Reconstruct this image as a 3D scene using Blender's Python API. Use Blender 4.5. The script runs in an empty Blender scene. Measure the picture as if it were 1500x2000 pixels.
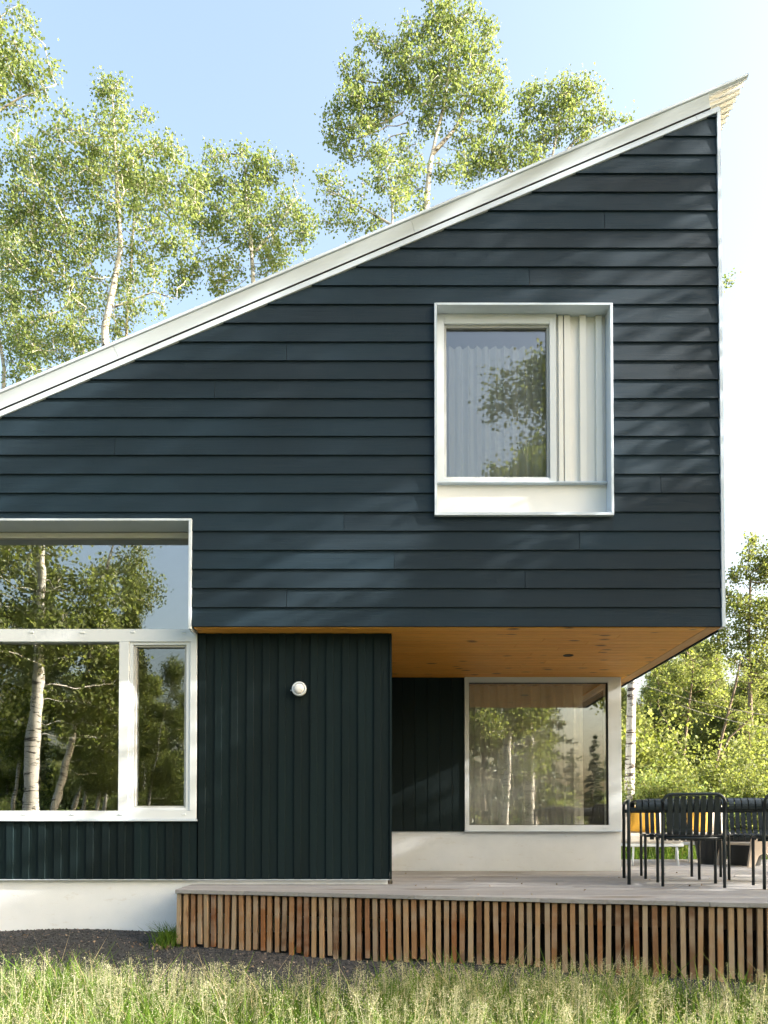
import bpy, bmesh, math, random
import numpy as np
from mathutils import Vector, Matrix
from mathutils.kdtree import KDTree
R = math.radians
SC = bpy.context.scene
COL = SC.collection
random.seed(7); RNG = np.random.default_rng(7)

# ------------------------------------------------------------------ camera, sky, sun, exposure
F, CY, PITCH, EYE = 1450.0, 1578.0, R(1.26), 1.2
cam = bpy.data.cameras.new('camera'); cam_o = bpy.data.objects.new('camera', cam); COL.objects.link(cam_o)
cam.sensor_fit = 'VERTICAL'; cam.sensor_height = 36.0; cam.lens = 36.0 * F / 2000.0
cam.shift_y = (CY - 1000.0) / 2000.0
cam.clip_start = 0.05; cam.clip_end = 2000
cam_o.location = (0, 0, EYE); cam_o.rotation_euler = (math.pi / 2 + PITCH, 0, 0)
SC.camera = cam_o
SC.render.resolution_x = 768; SC.render.resolution_y = 1024

SUN_EL, SUN_A = R(25), R(12)          # height, and angle in front of the facade plane (sun stands to the right)
sun_dir = Vector((math.cos(SUN_EL) * math.cos(SUN_A), -math.cos(SUN_EL) * math.sin(SUN_A), math.sin(SUN_EL)))
world = bpy.data.worlds.new('World'); SC.world = world; world.use_nodes = True
wn = world.node_tree.nodes; wl = world.node_tree.links
sky = wn.new('ShaderNodeTexSky'); sky.sky_type = 'NISHITA'; sky.sun_disc = False
sky.sun_elevation = SUN_EL; sky.sun_rotation = math.pi / 2 + SUN_A
sky.air_density = 1.4; sky.dust_density = 7.5; sky.ozone_density = 0.7
wl.new(sky.outputs[0], wn['Background'].inputs[0]); wn['Background'].inputs[1].default_value = 0.15
sun = bpy.data.lights.new('sun', 'SUN'); sun.energy = 5.0; sun.angle = R(0.53); sun.color = (1.0, 0.94, 0.86)
sun_o = bpy.data.objects.new('sun', sun); COL.objects.link(sun_o)
sun_o.rotation_euler = (-sun_dir).to_track_quat('-Z', 'Y').to_euler(); sun_o.location = sun_dir * 60
SC.view_settings.view_transform = 'Standard'; SC.view_settings.look = 'None'
SC.view_settings.exposure = 1.9; SC.view_settings.gamma = 1.0; SC.view_settings.use_curve_mapping = False
try:
    SC.cycles.max_bounces = 5; SC.cycles.transparent_max_bounces = 8; SC.cycles.diffuse_bounces = 2; SC.cycles.glossy_bounces = 2
    SC.cycles.use_adaptive_sampling = True; SC.cycles.adaptive_threshold = 0.03
    SC.cycles.use_denoising = True; SC.cycles.caustics_reflective = False; SC.cycles.caustics_refractive = False
except Exception:
    pass

# ------------------------------------------------------------------ measuring helpers (photo pixel -> place)
def ray(px, py):
    a = (px - 750) / F; b = (CY - py) / F
    return Vector((a, math.cos(PITCH) - b * math.sin(PITCH), math.sin(PITCH) + b * math.cos(PITCH)))
def P(px, py, Y):                     # point on the vertical plane at depth Y
    d = ray(px, py); t = Y / d.y
    return Vector((d.x * t, Y, EYE + d.z * t))
def PG(px, py, z):                    # point on the level plane at height z
    d = ray(px, py); t = (z - EYE) / d.z
    return Vector((d.x * t, d.y * t, z))
def X(px, py, Y): return P(px, py, Y).x
def Z(py, Y, px=750): return P(px, py, Y).z

# ------------------------------------------------------------------ mesh helpers
class MB:
    def __init__(s): s.v = []; s.f = []; s.sm = []
    def add(s, vs, fs, smooth=False):
        o = len(s.v); s.v += [tuple(p) for p in vs]
        for f in fs: s.f.append(tuple(o + i for i in f)); s.sm.append(smooth)
        return s
    def box(s, x0, x1, y0, y1, z0, z1):
        vs = [(x, y, z) for x in (x0, x1) for y in (y0, y1) for z in (z0, z1)]
        return s.add(vs, [(0,1,3,2),(4,6,7,5),(0,4,5,1),(2,3,7,6),(0,2,6,4),(1,5,7,3)])
    def prism(s, poly, n0, n1, smooth=False):          # poly: list of points; n0, n1: offset vectors
        n = len(poly); a = [Vector(p) + Vector(n0) for p in poly]; b = [Vector(p) + Vector(n1) for p in poly]
        fs = [tuple(range(n))[::-1], tuple(range(n, 2*n))] + [(i, (i+1) % n, n + (i+1) % n, n + i) for i in range(n)]
        return s.add(a + b, fs)
    def loft(s, rings, closed=True, smooth=True, caps=True):
        n = len(rings[0]); vs = [p for r in rings for p in r]; fs = []
        for k in range(len(rings) - 1):
            for i in range(n if closed else n - 1):
                j = (i + 1) % n; fs.append((k*n + i, k*n + j, (k+1)*n + j, (k+1)*n + i))
        s.add(vs, fs, smooth)
        if caps and closed:
            s.add(rings[0], [tuple(range(n))[::-1]]); s.add(rings[-1], [tuple(range(n))])
        return s
    def tube(s, pts, r, seg=10, caps=True):
        pts = [Vector(p) for p in pts]; rs = r if isinstance(r, (list, tuple)) else [r] * len(pts)
        rings = []; prev = None
        for i, p in enumerate(pts):
            t = (pts[min(i+1, len(pts)-1)] - pts[max(i-1, 0)]).normalized()
            if prev is None:
                u = t.orthogonal().normalized()
            else:
                u = (prev - t * prev.dot(t)).normalized()
            prev = u; w = t.cross(u)
            rings.append([p + (u * math.cos(2*math.pi*k/seg) + w * math.sin(2*math.pi*k/seg)) * rs[i] for k in range(seg)])
        return s.loft(rings, True, True, caps)
    def strip(s, path, across, half, thick, up):       # bent flat bar: path points, half width vector direction, thickness along per-point normals
        rings = []
        for i, p in enumerate(path):
            p = Vector(p); t = (Vector(path[min(i+1, len(path)-1)]) - Vector(path[max(i-1, 0)])).normalized()
            n = t.cross(Vector(across)).normalized() * thick; a = Vector(across) * half
            rings.append([p - a, p + a, p + a - n, p - a - n])
        return s.loft(rings, True, False, True)
    def mesh(s, name, mat, bevel=0.0):
        me = bpy.data.meshes.new(name); me.from_pydata(s.v, [], s.f)
        for p, q in zip(me.polygons, s.sm): p.use_smooth = q
        bm = bmesh.new(); bm.from_mesh(me)
        bmesh.ops.remove_doubles(bm, verts=bm.verts, dist=1e-5) if not bevel else None
        if bevel:
            bmesh.ops.remove_doubles(bm, verts=bm.verts, dist=1e-5)
            bmesh.ops.bevel(bm, geom=list(bm.edges), offset=bevel, segments=1, affect='EDGES', clamp_overlap=True)
        bmesh.ops.recalc_face_normals(bm, faces=bm.faces)
        bm.to_mesh(me); bm.free()
        if mat: me.materials.append(mat)
        return me
    def build(s, name, mat, parent=None, bevel=0.0):
        return link(name, s.mesh(name, mat, bevel), parent)
def link(name, me, parent=None, loc=None, rot=None, scale=None):
    o = bpy.data.objects.new(name, me); COL.objects.link(o)
    if parent is not None: o.parent = parent
    if loc is not None: o.location = loc
    if rot is not None: o.rotation_euler = rot
    if scale is not None: o.scale = scale
    return o
def tag(o, label=None, cat=None, group=None, kind=None):
    if label: o['label'] = label
    if cat: o['category'] = cat
    if group: o['group'] = group
    if kind: o['kind'] = kind
    return o
def empty(name, loc=(0, 0, 0), rz=0.0):
    o = bpy.data.objects.new(name, None); COL.objects.link(o); o.location = loc; o.rotation_euler = (0, 0, rz)
    o.empty_display_size = 0.1
    return o
def copy_tree(o, parent=None):
    c = o.copy(); COL.objects.link(c); c.parent = parent
    for ch in o.children: copy_tree(ch, c)
    return c
def mesh_np(name, verts, faces, mat, smooth=False):    # verts (n,3), faces (m,k)
    me = bpy.data.meshes.new(name); m, k = faces.shape
    me.vertices.add(len(verts)); me.vertices.foreach_set('co', np.ascontiguousarray(verts, dtype=np.float32).ravel())
    me.loops.add(m * k); me.loops.foreach_set('vertex_index', np.ascontiguousarray(faces, dtype=np.int32).ravel())
    me.polygons.add(m); me.polygons.foreach_set('loop_start', np.arange(0, m * k, k, dtype=np.int32))
    if smooth: me.polygons.foreach_set('use_smooth', np.ones(m, dtype=bool))
    me.update(calc_edges=True)
    if mat: me.materials.append(mat)
    return me

# ------------------------------------------------------------------ materials
class NT:
    def __init__(s, name):
        s.m = bpy.data.materials.new(name); s.m.use_nodes = True
        s.n = s.m.node_tree.nodes; s.l = s.m.node_tree.links
        s.b = s.n['Principled BSDF']; s.out = s.n['Material Output']
    def node(s, t, **kw):
        n = s.n.new(t)
        for k, v in kw.items(): setattr(n, k, v)
        return n
    def set(s, node, **kw):
        for k, v in kw.items(): node.inputs[k.replace('_', ' ')].default_value = v
    def coords(s, scale=(1, 1, 1), kind='Object', shift=False):
        tc = s.node('ShaderNodeTexCoord'); mp = s.node('ShaderNodeMapping'); s.l.new(tc.outputs[kind], mp.inputs[0])
        mp.inputs['Scale'].default_value = scale
        if shift:
            oi = s.node('ShaderNodeObjectInfo'); mu = s.node('ShaderNodeMath', operation='MULTIPLY'); mu.inputs[1].default_value = 37.0
            s.l.new(oi.outputs['Random'], mu.inputs[0]); s.l.new(mu.outputs[0], mp.inputs['Location'])
        return mp.outputs[0]
    def noise(s, co, scale, detail=4, rough=0.55, dist=0.0):
        n = s.node('ShaderNodeTexNoise'); s.l.new(co, n.inputs['Vector'])
        n.inputs['Scale'].default_value = scale; n.inputs['Detail'].default_value = detail
        n.inputs['Roughness'].default_value = rough; n.inputs['Distortion'].default_value = dist
        return n.outputs[0]
    def ramp(s, fac, stops):
        r = s.node('ShaderNodeValToRGB'); s.l.new(fac, r.inputs[0]); e = r.color_ramp.elements
        while len(e) < len(stops): e.new(0.5)
        for i, (p, c) in enumerate(stops):
            e[i].position = p; e[i].color = (*c, 1) if len(c) == 3 else c
        return r.outputs[0]
    def mix(s, fac, a, b, blend='MIX'):
        m = s.node('ShaderNodeMix', data_type='RGBA', blend_type=blend)
        for sock, v in ((m.inputs[0], fac), (m.inputs[6], a), (m.inputs[7], b)):
            if hasattr(v, 'node'): s.l.new(v, sock)
            else: sock.default_value = v if not isinstance(v, tuple) else (*v, 1)[:4]
        return m.outputs[2]
    def math(s, op, a, b=0.0):
        m = s.node('ShaderNodeMath', operation=op)
        for i, v in enumerate((a, b)):
            if hasattr(v, 'node'): s.l.new(v, m.inputs[i])
            else: m.inputs[i].default_value = v
        return m.outputs[0]
    def bump(s, h, strength=0.3, dist=0.01):
        b = s.node('ShaderNodeBump'); b.inputs['Strength'].default_value = strength; b.inputs['Distance'].default_value = dist
        s.l.new(h, b.inputs['Height']); s.l.new(b.outputs[0], s.b.inputs['Normal']); return b
    def rand(s): return s.node('ShaderNodeObjectInfo').outputs['Random']
    def island(s): return s.node('ShaderNodeNewGeometry').outputs['Random Per Island']
    def color(s, c):
        if hasattr(c, 'node'): s.l.new(c, s.b.inputs['Base Color'])
        else: s.b.inputs['Base Color'].default_value = (*c, 1)

def mat_siding(name, axis, base, spec=0.5):
    t = NT(name); sc = (0.5, 6, 14) if axis == 'x' else (14, 6, 0.5)
    co = t.coords(sc, 'Object', True); g = t.noise(co, 6.0, 6, 0.65, 0.6)
    big = t.noise(t.coords((1, 1, 1)), 1.3, 3)
    lo = tuple(v * 0.80 for v in base); hi = tuple(v * 1.22 for v in base)
    c = t.ramp(t.math('ADD', t.math('MULTIPLY', g, 0.35), t.math('MULTIPLY', big, 0.5)), [(0.25, lo), (0.65, hi)])
    rv = t.math('ADD', t.math('MULTIPLY', t.rand(), 0.40), 0.80)
    mm = t.mix(1.0, c, (1, 1, 1), 'MULTIPLY'); comb = t.node('ShaderNodeCombineColor')
    for i in range(3): t.l.new(rv, comb.inputs[i])
    c2 = t.mix(1.0, c, comb.outputs[0], 'MULTIPLY')
    dust = t.ramp(t.noise(t.coords((1, 1, 1), 'Object', True), 60.0, 2), [(0.76, (0, 0, 0)), (0.80, (1, 1, 1))])
    c3 = t.mix(t.math('MULTIPLY', dust, 0.10), c2, (0.35, 0.35, 0.33))
    t.color(c3)
    rr = t.ramp(g, [(0.3, (0.68,) * 3), (0.7, (0.84,) * 3)]); t.l.new(rr, t.b.inputs['Roughness'])
    t.b.inputs['Specular IOR Level'].default_value = spec
    t.b.inputs['Sheen Weight'].default_value = 0.08; t.b.inputs['Sheen Roughness'].default_value = 0.35
    t.bump(g, 0.5, 0.004)
    return t.m
def mat_plain(name, c, rough=0.5, var=0.06, scale=8.0, bump=0.0, metal=0.0, spec=0.5):
    t = NT(name); n = t.noise(t.coords((1, 1, 1)), scale, 5)
    t.color(t.ramp(n, [(0.25, tuple(v * (1 - var) for v in c)), (0.75, tuple(min(1, v * (1 + var)) for v in c))]))
    t.b.inputs['Roughness'].default_value = rough; t.b.inputs['Metallic'].default_value = metal
    t.b.inputs['Specular IOR Level'].default_value = spec
    if bump: t.bump(n, bump, 0.01)
    return t.m
def mat_wood(name, cols, axis='x', rough=0.6, knots=0.0, knotcol=(0.12, 0.05, 0.02), grain=9.0, weather=None):
    t = NT(name); k = {'x': (0.45, 7, 7), 'y': (7, 0.45, 7), 'z': (7, 7, 0.45)}[axis]
    co = t.coords(k, 'Object', True); g = t.noise(co, grain, 6, 0.6, 1.2)
    base = t.ramp(t.rand(), [(i / (len(cols) - 1), c) for i, c in enumerate(cols)])
    c = t.mix(t.math('MULTIPLY', t.ramp(g, [(0.3, (1,) * 3), (0.62, (0,) * 3)]), 0.45), base, t.mix(1.0, base, (0.42, 0.34, 0.28), 'MULTIPLY'))
    if knots:
        kk = {'x': (0.55, 1, 1), 'y': (1, 0.55, 1), 'z': (1, 1, 0.55)}[axis]
        vo = t.node('ShaderNodeTexVoronoi'); t.l.new(t.coords(kk, 'Object', True), vo.inputs['Vector']); vo.inputs['Scale'].default_value = knots
        d = t.math('ADD', vo.outputs['Distance'], t.math('MULTIPLY', g, 0.06))
        c = t.mix(t.ramp(d, [(0.13, (0.9,) * 3), (0.23, (0,) * 3)]), c, knotcol)
    if weather:
        w = t.noise(t.coords((1, 1, 1), 'Object', True), 2.2, 4)
        c = t.mix(t.ramp(w, [(0.46, (0,) * 3), (0.66, (0.65,) * 3)]), c, weather)
    t.color(c); t.b.inputs['Roughness'].default_value = rough; t.bump(g, 0.25, 0.003)
    return t.m
def mat_leaf(name, cols, trans=0.45, rough=0.5):
    t = NT(name); c = t.ramp(t.island(), [(i / (len(cols) - 1), k) for i, k in enumerate(cols)])
    t.color(c); t.b.inputs['Roughness'].default_value = rough; t.b.inputs['Specular IOR Level'].default_value = 0.35
    tr = t.node('ShaderNodeBsdfTranslucent'); t.l.new(t.mix(1.0, c, (1.25, 1.25, 0.85), 'MULTIPLY'), tr.inputs[0])
    ms = t.node('ShaderNodeMixShader'); ms.inputs[0].default_value = trans
    t.l.new(t.b.outputs[0], ms.inputs[1]); t.l.new(tr.outputs[0], ms.inputs[2]); t.l.new(ms.outputs[0], t.out.inputs[0])
    return t.m
def mat_glass(name, refl, tint=(0.955, 0.965, 0.96), wobble=0.0014):
    t = NT(name); t.n.remove(t.b)
    tr = t.node('ShaderNodeBsdfTransparent'); tr.inputs[0].default_value = (*tint, 1)
    gl = t.node('ShaderNodeBsdfGlossy'); gl.inputs['Roughness'].default_value = 0.0; gl.inputs[0].default_value = (0.95, 0.98, 1.0, 1)
    fr = t.node('ShaderNodeFresnel'); fr.inputs[0].default_value = 1.5
    n = t.noise(t.coords((1, 1, 1)), 1.6, 2); b = t.node('ShaderNodeBump'); b.inputs['Strength'].default_value = 1.0
    b.inputs['Distance'].default_value = wobble; t.l.new(n, b.inputs['Height']); t.l.new(b.outputs[0], gl.inputs['Normal'])
    ms = t.node('ShaderNodeMixShader'); t.l.new(t.math('ADD', fr.outputs[0], refl), ms.inputs[0])
    t.l.new(tr.outputs[0], ms.inputs[1]); t.l.new(gl.outputs[0], ms.inputs[2]); t.l.new(ms.outputs[0], t.out.inputs[0])
    return t.m
def mat_sheer(name, c, alpha):
    t = NT(name); t.n.remove(t.b)
    d = t.node('ShaderNodeBsdfDiffuse'); d.inputs[0].default_value = (*c, 1)
    tl = t.node('ShaderNodeBsdfTranslucent'); tl.inputs[0].default_value = (*c, 1)
    tr = t.node('ShaderNodeBsdfTransparent')
    m1 = t.node('ShaderNodeMixShader'); m1.inputs[0].default_value = 0.25; t.l.new(d.outputs[0], m1.inputs[1]); t.l.new(tl.outputs[0], m1.inputs[2])
    m2 = t.node('ShaderNodeMixShader'); m2.inputs[0].default_value = alpha; t.l.new(tr.outputs[0], m2.inputs[1]); t.l.new(m1.outputs[0], m2.inputs[2])
    t.l.new(m2.outputs[0], t.out.inputs[0]); return t.m
def mat_bark(name, c, mark, amount=0.5, fine=True):
    t = NT(name); co = t.coords((1.5, 1.5, 7)); n = t.noise(co, 2.4, 7, 0.68, 0.9)
    big = t.noise(t.coords((1, 1, 0.5)), 2.0, 3)
    a = t.mix(t.ramp(big, [(0.4, (0,) * 3), (0.7, (0.6,) * 3)]), c, tuple(v * 0.62 for v in c))
    f = t.ramp(n, [(0.62 - 0.16 * amount, (0,) * 3), (0.67 - 0.16 * amount, (1,) * 3)])
    t.color(t.mix(f, a, mark)); t.b.inputs['Roughness'].default_value = 0.8; t.bump(n, 0.4, 0.01)
    return t.m

M = {}
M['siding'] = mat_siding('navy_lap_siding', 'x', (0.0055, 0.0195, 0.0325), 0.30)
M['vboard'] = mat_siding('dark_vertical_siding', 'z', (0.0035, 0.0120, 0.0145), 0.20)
M['white'] = mat_plain('white_painted_metal', (0.58, 0.67, 0.77), 0.38, 0.03, 3.0)
M['vinyl'] = mat_plain('white_window_vinyl', (0.66, 0.72, 0.775), 0.32, 0.02, 4.0)
M['cream'] = mat_plain('warm_white_panel', (0.80, 0.815, 0.80), 0.45, 0.03, 3.0)
M['gasket'] = mat_plain('grey_sash_edge', (0.42, 0.44, 0.44), 0.45)
M['black'] = mat_plain('black_parts_and_shadow', (0.012, 0.012, 0.012), 0.6)
def mat_stucco():
    t = NT('white_stucco'); n = t.noise(t.coords((1, 1, 1)), 3.0, 6, 0.6); f = t.noise(t.coords((1, 1, 1)), 120, 4)
    c = t.ramp(n, [(0.3, (0.70, 0.755, 0.815)), (0.7, (0.77, 0.82, 0.87))])
    d = t.ramp(t.noise(t.coords((1, 1, 2.5)), 7.0, 7, 0.75), [(0.58, (0,) * 3), (0.80, (0.6,) * 3)])
    t.color(t.mix(d, c, (0.46, 0.42, 0.36))); t.b.inputs['Roughness'].default_value = 0.92; t.bump(f, 0.35, 0.004); return t.m
M['stucco'] = mat_stucco()
M['roofm'] = mat_plain('galvanized_roof', (0.47, 0.53, 0.59), 0.45, 0.05, 4.0, 0.0, 0.2)
M['soffit'] = mat_wood('knotty_pine', [(0.86, 0.38, 0.055), (0.90, 0.44, 0.08), (0.84, 0.35, 0.045), (0.92, 0.47, 0.10)], 'x', 0.5, 5.5, (0.16, 0.05, 0.012))
M['soffity'] = mat_wood('pine_edge_board', [(0.60, 0.32, 0.12), (0.62, 0.34, 0.13)], 'y', 0.5, 2.0, (0.20, 0.07, 0.02))
M['deck'] = mat_wood('weathered_deck_wood', [(0.30, 0.30, 0.305), (0.36, 0.36, 0.365), (0.26, 0.26, 0.262), (0.39, 0.385, 0.38)], 'x', 0.7, 1.2, (0.16, 0.13, 0.10), 8.0)
M['cedar'] = mat_wood('cedar_slat_wood', [(0.40, 0.25, 0.13), (0.27, 0.11, 0.036), (0.46, 0.32, 0.18), (0.20, 0.075, 0.024), (0.40, 0.28, 0.165), (0.32, 0.155, 0.06), (0.16, 0.085, 0.042), (0.46, 0.35, 0.23)], 'z', 0.7, 3.2, (0.13, 0.06, 0.025), 7.0, (0.37, 0.30, 0.22))
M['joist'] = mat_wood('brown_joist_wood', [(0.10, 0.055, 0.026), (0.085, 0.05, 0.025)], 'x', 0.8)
M['glass'] = mat_glass('window_glass', 0.20)
M['glass2'] = mat_glass('curtained_glass', 0.05)
M['screen'] = mat_glass('screened_glass', 0.13, (0.75, 0.77, 0.76))
M['sheer'] = mat_sheer('sheer_curtain_cloth', (0.93, 0.93, 0.91), 0.93)
M['glass3'] = mat_glass('corner_glass', 0.15)
M['sheer2'] = mat_sheer('thin_sheer_cloth', (0.92, 0.90, 0.84), 0.62)
M['room'] = mat_plain('room_plaster', (0.42, 0.41, 0.38), 0.9)
M['roomfloor'] = mat_plain('room_floor', (0.20, 0.14, 0.09), 0.6)
M['green'] = mat_plain('dark_powder_coat', (0.014, 0.022, 0.024), 0.42, 0.1, 6.0)
M['lampglass'] = mat_plain('frosted_lamp_lens', (0.80, 0.81, 0.84), 0.25)
M['fabric'] = mat_plain('offwhite_cushion_cloth', (0.66, 0.63, 0.58), 0.9, 0.05, 30, 0.2)
M['yellow'] = mat_plain('mustard_pillow_cloth', (0.62, 0.36, 0.05), 0.9, 0.06, 30, 0.2)
M['tan'] = mat_plain('tan_moulded_chair', (0.44, 0.37, 0.30), 0.6, 0.06)
M['planter'] = mat_plain('black_planter', (0.016, 0.019, 0.021), 0.6, 0.1)
M['cable'] = mat_plain('pale_cable', (0.55, 0.50, 0.42), 0.6)
M['litter'] = mat_leaf('dry_leaf_litter', [(0.20, 0.14, 0.09), (0.36, 0.29, 0.22), (0.16, 0.10, 0.06), (0.46, 0.41, 0.35)], 0.2)
M['aspen'] = mat_leaf('aspen_leaves', [(0.145, 0.205, 0.075), (0.20, 0.265, 0.095), (0.25, 0.305, 0.11), (0.17, 0.235, 0.085), (0.31, 0.34, 0.15)], 0.6)
M['wood_leaf'] = mat_leaf('woodland_leaves', [(0.10, 0.135, 0.025), (0.16, 0.185, 0.038), (0.24, 0.275, 0.10), (0.165, 0.21, 0.07), (0.30, 0.32, 0.14)], 0.6)
M['needle'] = mat_leaf('conifer_needles', [(0.025, 0.045, 0.014), (0.045, 0.07, 0.02), (0.06, 0.08, 0.028)], 0.2)
M['bark'] = mat_bark('pale_aspen_bark', (0.62, 0.58, 0.50), (0.07, 0.055, 0.04), 0.55)
M['birch'] = mat_bark('white_birch_bark', (0.74, 0.71, 0.66), (0.08, 0.06, 0.05), 0.62)
M['brown'] = mat_bark('brown_stem_bark', (0.21, 0.16, 0.11), (0.09, 0.06, 0.04), 0.5)
M['blade'] = mat_leaf('grass_blades', [(0.06, 0.135, 0.016), (0.09, 0.18, 0.022), (0.12, 0.21, 0.03), (0.18, 0.23, 0.05)], 0.5)
M['blade2'] = mat_leaf('broad_grass_leaves', [(0.07, 0.155, 0.015), (0.12, 0.22, 0.025), (0.17, 0.26, 0.04)], 0.5)
M['straw'] = mat_leaf('dry_straw', [(0.42, 0.34, 0.18), (0.55, 0.47, 0.30)], 0.3)
M['seed'] = mat_leaf('grass_seed_heads', [(0.38, 0.39, 0.25), (0.50, 0.48, 0.36), (0.32, 0.35, 0.20), (0.62, 0.57, 0.46)], 0.45)
def mat_ground():
    t = NT('meadow_ground'); n = t.noise(t.coords((1, 1, 1)), 0.7, 6); n2 = t.noise(t.coords((1, 1, 1)), 14, 5)
    c = t.mix(n2, t.ramp(n, [(0.35, (0.060, 0.080, 0.035)), (0.65, (0.115, 0.12, 0.075))]), (0.085, 0.078, 0.062))
    t.color(c); t.b.inputs['Roughness'].default_value = 0.95; t.bump(n2, 0.6, 0.03); return t.m
def mat_gravel():
    t = NT('dark_gravel'); n = t.noise(t.coords((1, 1, 1)), 90, 5, 0.7); b = t.noise(t.coords((1, 1, 1)), 1.7, 4)
    c = t.mix(t.ramp(b, [(0.5, (0,) * 3), (0.72, (0.25,) * 3)]), t.ramp(n, [(0.3, (0.018, 0.020, 0.022)), (0.7, (0.062, 0.066, 0.070))]), (0.16, 0.12, 0.09))
    t.color(c); t.b.inputs['Roughness'].default_value = 0.9; t.bump(n, 0.9, 0.012); return t.m
M['ground'] = mat_ground(); M['gravel'] = mat_gravel()
def mat_stone():
    t = NT('dark_gravel_stones'); t.color(t.ramp(t.island(), [(0, (0.018, 0.020, 0.023)), (0.6, (0.045, 0.049, 0.053)), (0.93, (0.10, 0.10, 0.10)), (1, (0.22, 0.17, 0.13))]))
    t.b.inputs['Roughness'].default_value = 0.8; return t.m
M['stone'] = mat_stone()

# ------------------------------------------------------------------ planes of the house
YU, YL, YR = 6.44, 6.63, 8.63
DZ = 0.665                                            # deck top
ZS = Z(1224, YU)                                      # underside of the upper storey
XR = X(1411, 1200, YU)                                # right edge of the upper storey
pa, pb = P(0, 818, YU), P(1402, 222.7, YU)
MR = (pb.z - pa.z) / (pb.x - pa.x); AR = math.atan(MR)
def zr(x): return pa.z + MR * (x - pa.x)              # underside of the rake trim
XLFT = -6.2
def ssq(a, b, v):
    v = min(1, max(0, (v - a) / (b - a))); return v * v * (3 - 2 * v)
def gz(x, y):                                         # the lie of the land
    z = 0.24 - 0.098 * max(0.0, 6.6 - max(y, 4.2)) - 0.03 * max(0.0, 4.2 - max(y, -2))
    z += 0.26 * ssq(8.0, 11.0, y)
    return z + 0.012 * math.sin(x * 1.7 + y) + 0.01 * math.sin(x * 3.1 - y * 2.3)

# ------------------------------------------------------------------ ground
def axis_vals(fine0, fine1, step, far):
    v = list(np.arange(fine0, fine1 + 1e-6, step)); d = step
    while v[-1] < far: d *= 1.35; v.append(v[-1] + d)
    d = step
    while v[0] > -far: d *= 1.35; v.insert(0, v[0] - d)
    return v
gx, gy = axis_vals(-6, 8, 0.25, 600), axis_vals(-2, 14, 0.25, 600)
gv = np.array([(x, y, gz(x, y)) for x in gx for y in gy]); ny = len(gy)
gf = np.array([(i*ny + j, (i+1)*ny + j, (i+1)*ny + j+1, i*ny + j+1) for i in range(len(gx)-1) for j in range(ny-1)])
tag(link('ground', mesh_np('ground', gv, gf, M['ground'], True)), 'grassy ground around the house', 'ground', kind='structure')
EA, EB = PG(342, 1737, DZ), PG(1500, 1764, DZ)        # front edge of the deck
ED = (EB - EA).normalized(); EN = Vector((ED.y, -ED.x, 0))   # EN points toward the camera
EANG = math.atan2(ED.y, ED.x)
def edge_y(x): return EA.y + (x - EA.x) * ED.y / ED.x
def grass_line(x): return min(4.92, edge_y(x) - 0.42) + 0.07 * math.sin(x * 2.1) + 0.05 * math.sin(x * 5.3)
rows = []
xs = np.arange(-7, 8.01, 0.2)
gv = []
for x in xs:
    y0 = grass_line(x) - 0.25
    for k in range(13):
        y = y0 + (7.2 - y0) * k / 12; gv.append((x, y, gz(x, y) + 0.006))
gf = np.array([(i*13 + j, (i+1)*13 + j, (i+1)*13 + j+1, i*13 + j+1) for i in range(len(xs)-1) for j in range(12)])
tag(link('gravel_strip', mesh_np('gravel_strip', np.array(gv), gf, M['gravel'], True)), 'dark gravel strip along the foot of the house and deck', 'gravel', kind='structure')

# ------------------------------------------------------------------ house
house = empty('house', (0, YU, 0.24))
tag(house, 'dark navy board-clad house with slanted white-edged roof and white windows', 'house')
def hp(o): o.parent = house; o.matrix_parent_inverse = Matrix.Translation((0, -YU, -0.24)); return o
def part(name, mb, mat, parent=None, bevel=0.0):
    o = mb.build(name, mat, parent, bevel)
    return o if parent else hp(o)

# window openings on the facade (outer trim rectangles)
W1 = (X(848, 800, YU), X(1195, 800, YU), Z(1010, YU, 1000), Z(598, YU, 1000))     # upper window x0,x1,z0,z1
W2 = (XLFT + 0.9, X(375.5, 1120, YU), ZS - 0.02, Z(1016, YU, 200))                # tall left window, upper part
def clip(poly, a, b, c):                              # keep a*x + b*z <= c
    out = []
    for i in range(len(poly)):
        p, q = poly[i], poly[(i+1) % len(poly)]; dp = a*p[0] + b*p[1] - c; dq = a*q[0] + b*q[1] - c
        if dp <= 0: out.append(p)
        if (dp < 0 < dq) or (dq < 0 < dp):
            t = dp / (dp - dq); out.append((p[0] + t*(q[0]-p[0]), p[1] + t*(q[1]-p[1])))
    return out
def rects_minus(r, h):                                # r minus hole h -> list of rects (x0,x1,z0,z1)
    x0, x1, z0, z1 = r; a0, a1, b0, b1 = h
    if a1 <= x0 or a0 >= x1 or b1 <= z0 or b0 >= z1: return [r]
    o = []
    if a0 > x0: o.append((x0, a0, z0, z1))
    if a1 < x1: o.append((a1, x1, z0, z1))
    m0, m1 = max(x0, a0), min(x1, a1)
    if b1 < z1: o.append((m0, m1, b1, z1))
    if b0 > z0: o.append((m0, m1, z0, b0))
    return [q for q in o if q[1]-q[0] > 0.004 and q[3]-q[2] > 0.004]
def rake_poly(r, top=0.0):
    return clip([(r[0], r[2]), (r[1], r[2]), (r[1], r[3]), (r[0], r[3])], -MR, 1.0, zr(0) + top)
mb = MB()
for r in [q for a in rects_minus((XLFT, XR - 0.012, ZS, 9.0), W1) for q in rects_minus(a, W2)]:
    pl = rake_poly(r, 0.05)
    if len(pl) > 2: mb.prism([(x, YU + 0.004, z) for x, z in pl], (0, 0, 0), (0, 0.14, 0))
upper = part('upper_wall', mb, M['siding'])
PIT = (Z(596, YU) - ZS) / 17.0
LAP = 0.015
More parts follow.
